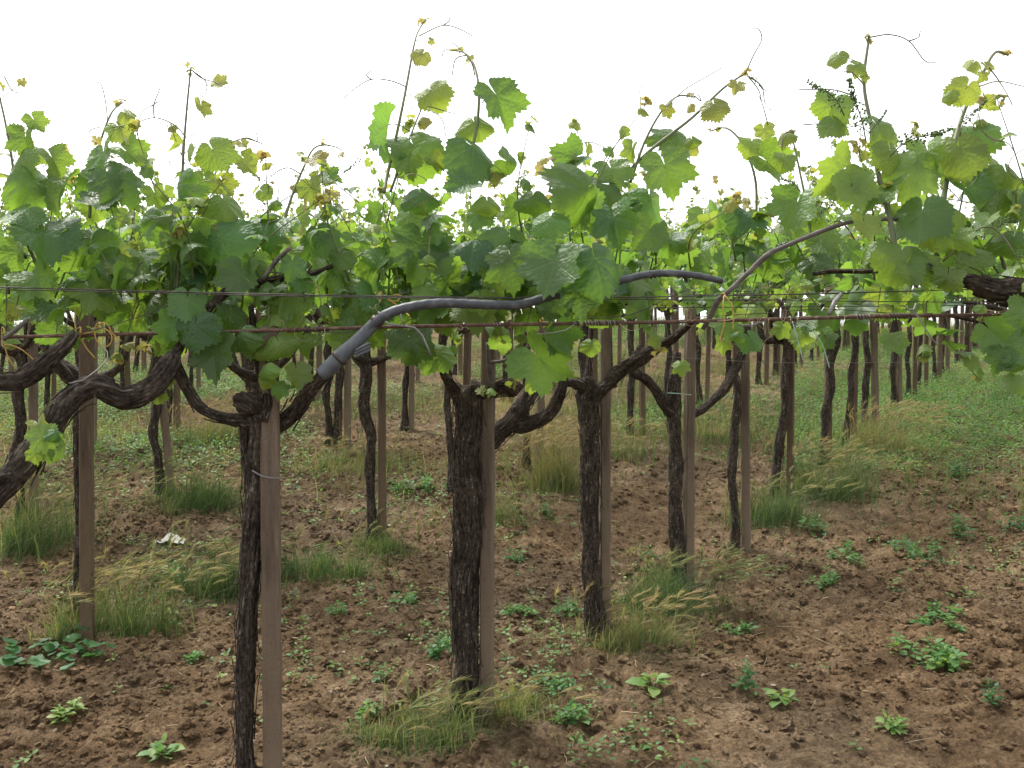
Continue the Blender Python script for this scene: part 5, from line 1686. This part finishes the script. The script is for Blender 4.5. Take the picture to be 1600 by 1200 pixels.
# fuller skirt of smaller leaves round the wires and just under the rod
for k in range(92):
    px = random.uniform(-20, 1010)
    low = random.random()
    py = 440 + 95 * low ** 1.3 * (1.0 if px < 720 else 0.55) + 12 * math.sin(px * 0.03)
    key = 'V0' if px < 250 else ('A' if px < 600 else 'B')
    v, vl = ROOT_V[key]
    hero_leaf(v, vl, px, py, random.uniform(42, 78), random.uniform(3.08, 3.45), random.choice([.02, .08, .15, .25, .35, .5]), random.gauss(0.1, 0.45), random.gauss(0.35, 0.3), random.gauss(0, 0.6))
for k in range(26):
    px = random.uniform(1120, 1420)
    v, vl = ROOT_V['C']
    hero_leaf(v, vl, px, random.uniform(450, 540), random.uniform(26, 48), random.uniform(3.9, 4.8), random.choice([.1, .25, .4, .55]), random.gauss(0, 0.4), random.gauss(0.35, 0.3), random.gauss(0, 0.6))
for px, py, sz, d, age in ((302, 522, 76, 2.93, .08), (335, 562, 84, 2.96, .03), (292, 478, 60, 2.96, .2), (262, 515, 50, 2.98, .3), (375, 535, 66, 3.0, .12), (440, 545, 60, 3.0, .4), (465, 590, 50, 2.98, .45), (412, 585, 44, 2.98, .5)):
    v, vl = ROOT_V['A']
    hero_leaf(v, vl, px, py, sz, d, age, random.gauss(0.1, 0.2), 0.35, random.gauss(0, 0.3))

# ------------------------------------------------------------------ rod, wires, hose, ties
def line(name, pts, r, mat, label, cat, group=None, ns=6, step=0.06, sag=0.0):
    q = spline(np.array(pts), step)
    c = q.mean(0)
    V, f = tube(q, r, ns)
    o = link(name, mesh(name, V - c, f, [mat]), loc=c)
    return tag(o, label, cat, group)


RODPX = [(-120, 530), (0, 527), (200, 522), (400, 517), (600, 511), (800, 507), (1000, 504), (1200, 499), (1400, 494), (1600, 491), (1720, 489)]
rod_pts = [P(px, py, 3.02) for px, py in RODPX]
rod = line("steel_rod", rod_pts, 0.0056, M_ROD, "rusty steel rod running across the whole frame in front", "rod", ns=10)
rl = np.array(rod.location)


def rod_at(px):
    py = np.interp(px, [a for a, b in RODPX], [b for a, b in RODPX])
    return P(px, py, 3.02)


for a, b, turns, mat, rw in ((108, 134, 5, M_ROD, .0016), (448, 470, 6, M_ROD, .0016), (474, 516, 9, M_WIRE, .0016), (770, 784, 3, M_GALV, .0013), (788, 800, 3, M_ROD, .0015), (893, 962, 14, M_GALV, .0016), (930, 978, 10, M_ROD, .0018),
                             (1233, 1236, 1, M_TIEG, .0014), (1244, 1247, 1, M_TIEG, .0014), (1336, 1366, 6, M_GALV, .0014), (1338, 1425, 15, M_ROD, .0018), (1392, 1420, 6, M_WIRE, .002), (1446, 1458, 3, M_ROD, .0016), (1584, 1600, 4, M_ROD, .0016)):
    n = turns * 12
    t = np.linspace(0, 1, n)
    pa_, pb_ = rod_at(a), rod_at(b)
    ang = t * turns * 2 * np.pi
    rr = 0.0056 + rw * 0.9 + 0.0010 * np.abs(vn(t * turns * 1.3, a))
    q = pa_ + (pb_ - pa_) * (t + 0.015 * np.sin(t * 40))[:, None] + np.stack([0 * t, np.cos(ang) * rr, np.sin(ang) * rr], -1)
    V, f = tube(q, rw, 5)
    link("wire_wrap", mesh("wire_wrap", V - rl, f, [mat]), rod)

W = "trellis_wire"
WG = "trellis wires under the canopy"
line(W, [P(-100, 446, 2.96), P(400, 459, 2.98), P(800, 465, 3.1), P(1130, 462, 3.08), P(1420, 455, 3.2), P(1700, 446, 3.3)], 0.0022, M_WIRE, "thick dark wire crossing the whole canopy above the rod", "wire", WG)
line(W, [P(-100, 450, 2.97), P(380, 461, 2.99), P(600, 465, 3.02), P(900, 467, 3.12), P(1700, 474, 3.3)], 0.0016, M_WIRE, "thin dark wire twinned with the thick one above the rod", "wire", WG)
line(W, [P(-100, 426, 3.3), P(40, 446, 3.25), P(90, 441, 3.3), P(160, 437, 3.4)], 0.0014, M_WIRE, "short dark wire meeting the thick wire at the left edge", "wire", WG)
line(W, [P(110, 525, 3.0), P(175, 508, 2.98), P(250, 483, 2.98), P(290, 460, 2.99)], 0.0014, M_WIRE, "thin slanting wire rising right from the yellow ties", "wire", WG)
line(W, [P(440, 478, 3.5), P(800, 472, 3.5), P(1180, 458, 3.6)], 0.0012, M_WIRE, "thin grey wire just behind the grey hose", "wire", WG)
line(W, [P(600, 501, 3.0), P(540, 520, 3.05), P(470, 516, 3.06)], 0.0012, M_WIRE, "thin wire leaving the hose clamp to the left", "wire", WG)
line(W, [P(900, 498, 3.05), P(985, 492, 3.1), P(1050, 462, 3.2), P(1085, 450, 3.3)], 0.0016, M_WIRE, "twisted wire slanting up from the wound part of the rod", "wire", WG)
line(W, [P(1080, 496, 3.2), P(1200, 489, 3.25), P(1290, 483, 3.3), P(1400, 490, 3.3)], 0.0013, M_WIRE, "thin sagging wire just above the right rod half", "wire", WG)
line(W, [P(960, 552, 4.9), P(1200, 566, 4.9), P(1420, 566, 4.9), P(1800, 560, 4.9)], 0.0013, M_GALV, "thin pale wire strung below the rod at right", "wire", WG)
line(W, [P(-100, 935, 5.5), P(100, 905, 5.4), P(260, 690, 5.2), P(330, 655, 5.2)], 0.0010, M_WIRE, "thin slack wire running behind the left post", "wire", WG)
for n_, (dd, yy) in enumerate(((3.9, 480), (4.4, 470), (4.9, 462), (5.5, 452), (6.2, 446), (7.0, 440), (8.0, 434), (9.2, 428))):
    line(W, [P(-200, yy + random.uniform(-6, 6), dd), P(500, yy + 3, dd), P(1100, yy + random.uniform(-4, 4), dd * 1.02), P(1800, yy + random.uniform(-8, 4), dd * 1.05)], 0.0019, M_WIRE,
         "%s thin dark cross wire seen behind the rod" % ORD[n_], "wire", WG)
for k in range(0, 5):
    a, b = GB + k * GW - 1.0 * GV, GB + k * GW + 17 * GV
    t = np.linspace(0, 1, 24)
    pts = np.stack([a[0] + (b[0] - a[0]) * t, a[1] + (b[1] - a[1]) * t, 0 * t], -1)
    pts[:, 2] = G0(pts[:, 0], pts[:, 1]) + WIRE_H + 0.01
    pts = pts[pts[:, 1] > 3.1]
    line(W, pts, 0.0019, M_WIRE, "dark wire along the post tops of the %s row" % ORD[k], "wire", WG, step=0.5)

# grey hose, with its thick sleeve end, bands and clip
hp = [(548, 542, 2.96, 17), (588, 503, 2.95, 17), (620, 485, 2.95, 16), (680, 474, 2.96, 15), (760, 476, 2.97, 14.5), (810, 476, 2.98, 14.5), (850, 466, 3.0, 14), (905, 450, 3.04, 13), (970, 438, 3.06, 12), (1010, 429, 3.07, 11.5), (1050, 427, 3.08, 11), (1090, 431, 3.1, 10.5), (1128, 439, 3.12, 10)]
hs_ = spline(np.array([[*P(a, b, c), 0.5 * w * c / F] for a, b, c, w in hp]), 0.008)
hl = hs_[0, :3].copy()
hose = tag(link("grey_hose", None, loc=hl), "grey plastic hose curving over the rod in mid frame", "hose")
rib = 1 + 0.03 * np.sign(np.sin(np.arange(len(hs_)) * 1.6))
V, f = tube(hs_[:, :3], hs_[:, 3] * rib, 14)
link("hose_body", mesh("hose_body", V - hl, f, [M_HOSE]), hose)
sl = spline(np.array([[*P(a, b, 2.955), 0.5 * w * 2.955 / F] for a, b, w in ((501, 586, 21), (512, 577, 25), (530, 559, 25), (533, 556, 25), (560, 531, 21), (590, 501, 19))]), 0.006)
V, f = tube(sl[:, :3], sl[:, 3], 16)
link("sleeve", mesh("sleeve", V - hl, f, [M_HOSE2]), hose)
for (a, b, c, d, w) in ((528, 562, 533, 557, 28), (586, 505, 592, 499, 22), (596, 496, 599, 493, 20), (1014, 430, 1016, 429, 14), (1020, 429, 1022, 428, 14)):
    dd = 2.955 if a < 700 else (3.0 if a < 900 else 3.075)
    V, f = tube(np.array([P(a, b, dd), P(c, d, dd)]), 0.5 * w * dd / F, 14)
    link("band", mesh("band", V - hl, f, [M_WIRE]), hose)
for q in range(3):
    V, f = tube(spline(np.array([P(556 - q, 548 + q * 5, 2.93), P(568, 541 + q * 5, 2.925), P(578, 536 + q * 5, 2.93)]), 0.004), 0.0048, 8)
    link("clip", mesh("clip", V - hl, f, [M_HOSE2]), hose)

line("bent_wire", [P(602, 502, 2.93), P(607, 506, 2.93), P(630, 509, 2.95), P(648, 512, 2.96), P(660, 524, 2.96), P(667, 540, 2.96), P(673, 555, 2.96)], 0.0030, M_GALV, "pale bent wire end hanging from the grey hose", "wire")
line("bent_wire", [P(626, 490, 2.94), P(627, 498, 2.94), P(632, 508, 2.95)], 0.0026, M_GALV, "short pale wire stub under the grey hose", "wire")
line("bent_wire", [P(108, 599, 2.74), P(130, 594, 2.72), P(152, 578, 2.75), P(168, 562, 2.82), P(168, 550, 2.9), P(160, 540, 2.95)], 0.0017, M_GALV, "pale curved wire resting on the thick left arm", "wire")
line("bent_wire", [P(1155, 508, 3.0), P(1175, 508, 3.0), P(1200, 500, 3.02)], 0.0024, M_GALV, "pale wire end under the rod near the yellow tie", "wire")
line("bent_wire", [P(1430, 488, 3.0), P(1438, 500, 2.99), P(1450, 520, 2.98), P(1464, 539, 2.97)], 0.0026, M_GALV, "white stick-like wire end pointing down at right", "wire")
line("bent_wire", [P(1416, 478, 3.0), P(1420, 484, 3.0), P(1428, 484, 3.0), P(1432, 474, 3.0)], 0.0034, M_GALV, "pale hook of wire on the right rod half", "wire")
line("bent_wire", [P(1296, 490, 3.1), P(1304, 472, 3.12), P(1314, 460, 3.15)], 0.0075, M_GALV, "short pale tube slanting above the right rod half", "pipe")
line("bent_wire", [P(1030, 452, 3.15), P(1036, 450, 3.14), P(1042, 458, 3.15), P(1052, 461, 3.16)], 0.0022, M_GALV, "small pale wire loop below the hose's right end", "wire")
line("bent_wire", [P(838, 522, 3.0), P(865, 520, 3.0), P(884, 516, 3.0), P(896, 508, 3.0)], 0.0018, M_GALV, "pale wire whisker left of the wound rod section", "wire")

T = "plastic_tie"
TG = "yellow plastic ties"
def tie(name, polys, mat, r, label, group):
    qs = [spline(np.array([P(*p) for p in pl]), 0.006) for pl in polys]
    c = qs[0][0]
    mb = MB()
    for q in qs:
        V, f = tube(q, r, 6)
        mb.add(V, f)
    return tag(link(name, mb.mesh(name, [mat], c), loc=c), label, "tie", group)


tie(T, [[(6, 530, 3.0), (8, 518, 3.0), (3, 512, 3.02), (4, 540, 3.0), (12, 538, 2.99), (35, 547, 2.98), (62, 571, 2.98)], [(6, 535, 3.0), (14, 560, 2.99), (36, 592, 2.98)]], M_TIE, 0.0021, "yellow tie with two tails at the far left of the rod", TG)
tie(T, [[(119, 520, 3.02), (117, 500, 3.03), (119, 479, 3.03)], [(118, 515, 3.03), (126, 512, 3.0), (124, 528, 3.0), (118, 522, 3.03)], [(127, 530, 3.0), (136, 545, 3.0), (149, 560, 3.0)]], M_TIE, 0.0024, "yellow tie standing upright on the left rod", TG)
tie(T, [[(150, 514, 3.02), (158, 505, 3.0), (168, 507, 3.0), (175, 520, 3.0), (190, 533, 3.0)], [(150, 512, 3.03), (165, 514, 3.0), (175, 526, 3.0), (170, 540, 3.0), (158, 540, 3.0), (150, 530, 3.0), (148, 518, 3.02)],
        [(125, 522, 3.0), (145, 518, 3.02), (150, 508, 3.04), (155, 502, 3.04)]], M_TIE, 0.0021, "orange-yellow looped tie on the left rod", TG)
tie(T, [[(557, 496, 3.15), (575, 484, 3.16), (590, 476, 3.16), (595, 466, 3.17), (590, 460, 3.17), (581, 464, 3.18)], [(610, 466, 3.17), (618, 460, 3.16), (626, 462, 3.16), (622, 470, 3.16), (612, 470, 3.17), (608, 464, 3.18)],
        [(606, 468, 3.17), (622, 478, 3.12), (640, 494, 3.0)]], M_TIE, 0.0021, "yellow knotted tie above the grey hose", TG)
tie(T, [[(1131, 462, 3.02), (1130, 480, 3.0), (1132, 505, 3.0), (1128, 520, 3.0), (1124, 535, 3.0)], [(1131, 462, 3.01), (1138, 468, 3.0), (1145, 485, 3.0), (1146, 505, 3.0), (1145, 515, 3.0)], [(1126, 462, 3.06), (1130, 458, 3.02), (1135, 464, 3.02), (1128, 466, 3.06)]], M_TIE, 0.0021, "yellow two-tailed tie on the slanting cane", TG)
tie(T, [[(1245, 505, 3.0), (1265, 512, 2.99), (1283, 535, 2.98), (1292, 560, 2.98), (1296, 575, 2.98)], [(1238, 502, 3.0), (1243, 520, 2.99), (1250, 545, 2.98), (1255, 563, 2.98)]], M_TIEG, 0.0017, "pale green wire tie hanging from the right rod half", "green ties")
tie("wire_tie", [[(394, 735, 3.06), (404, 741, 3.06), (414, 745, 3.05), (428, 747, 3.05), (443, 747, 3.06)]], M_GALV, 0.0026, "pale wire tie binding dark trunk to nearest post", "trunk ties")
tie("wire_tie", [[(704, 745, 3.9), (735, 750, 3.9), (770, 756, 3.97)]], M_WIRE, 0.0012, "thin wire tied round the thickest trunk", "trunk ties")
tie("wire_tie", [[(905, 628, 4.87), (925, 630, 4.87), (955, 629, 4.9)], [(906, 632, 4.87), (925, 633, 4.87), (955, 633, 4.9)]], M_WIRE, 0.0015, "dark double tie round the second thick trunk", "trunk ties")
tie("wire_tie", [[(1043, 614, 5.55), (1060, 615, 5.55), (1080, 617, 5.58)]], M_TIEG, 0.0022, "greenish tie round the third front-row trunk", "trunk ties")

# dried tendrils and bark shreds caught on the rod and wires
mb = MB()
for k in range(70):
    px = random.uniform(0, 1600) if random.random() < 0.4 else random.uniform(960, 1450)
    top = random.random() < 0.6
    d = random.uniform(3.03, 3.5) if top else 3.01
    py = random.uniform(440, 492) if top else float(np.interp(px, [a for a, b in RODPX], [b for a, b in RODPX]))
    c = P(px, py, d)
    n = 16
    t = np.linspace(0, 1, n)
    a0, tw = random.uniform(0, 6.3), random.uniform(2, 9)
    rad = random.uniform(0.008, 0.025)
    ln = random.uniform(0.02, 0.10)
    dr = np.array([random.gauss(0, 1), random.gauss(0, 0.3), random.gauss(-0.2, 0.6)])
    dr /= np.linalg.norm(dr)
    w = c + dr * (t * ln)[:, None] + np.stack([np.cos(a0 + t * tw), 0.4 * np.sin(a0 + t * tw), np.sin(a0 + t * tw)], -1) * (rad * (0.3 + 0.7 * t))[:, None]
    V, f = tube(w, np.linspace(0.0011, 0.0005, n), 4)
    mb.add(V, f, 0, (random.uniform(0, 0.7), 0, 0, 1))
tag(link("dry_tendrils", mb.mesh("dry_tendrils", [M_STRAW])), "dried brown tendril curls caught on the rod and wires", "tendrils", kind="stuff")

SC.render.film_transparent = False
print("leaf objects", N_LEAF, "objects", len(bpy.data.objects))
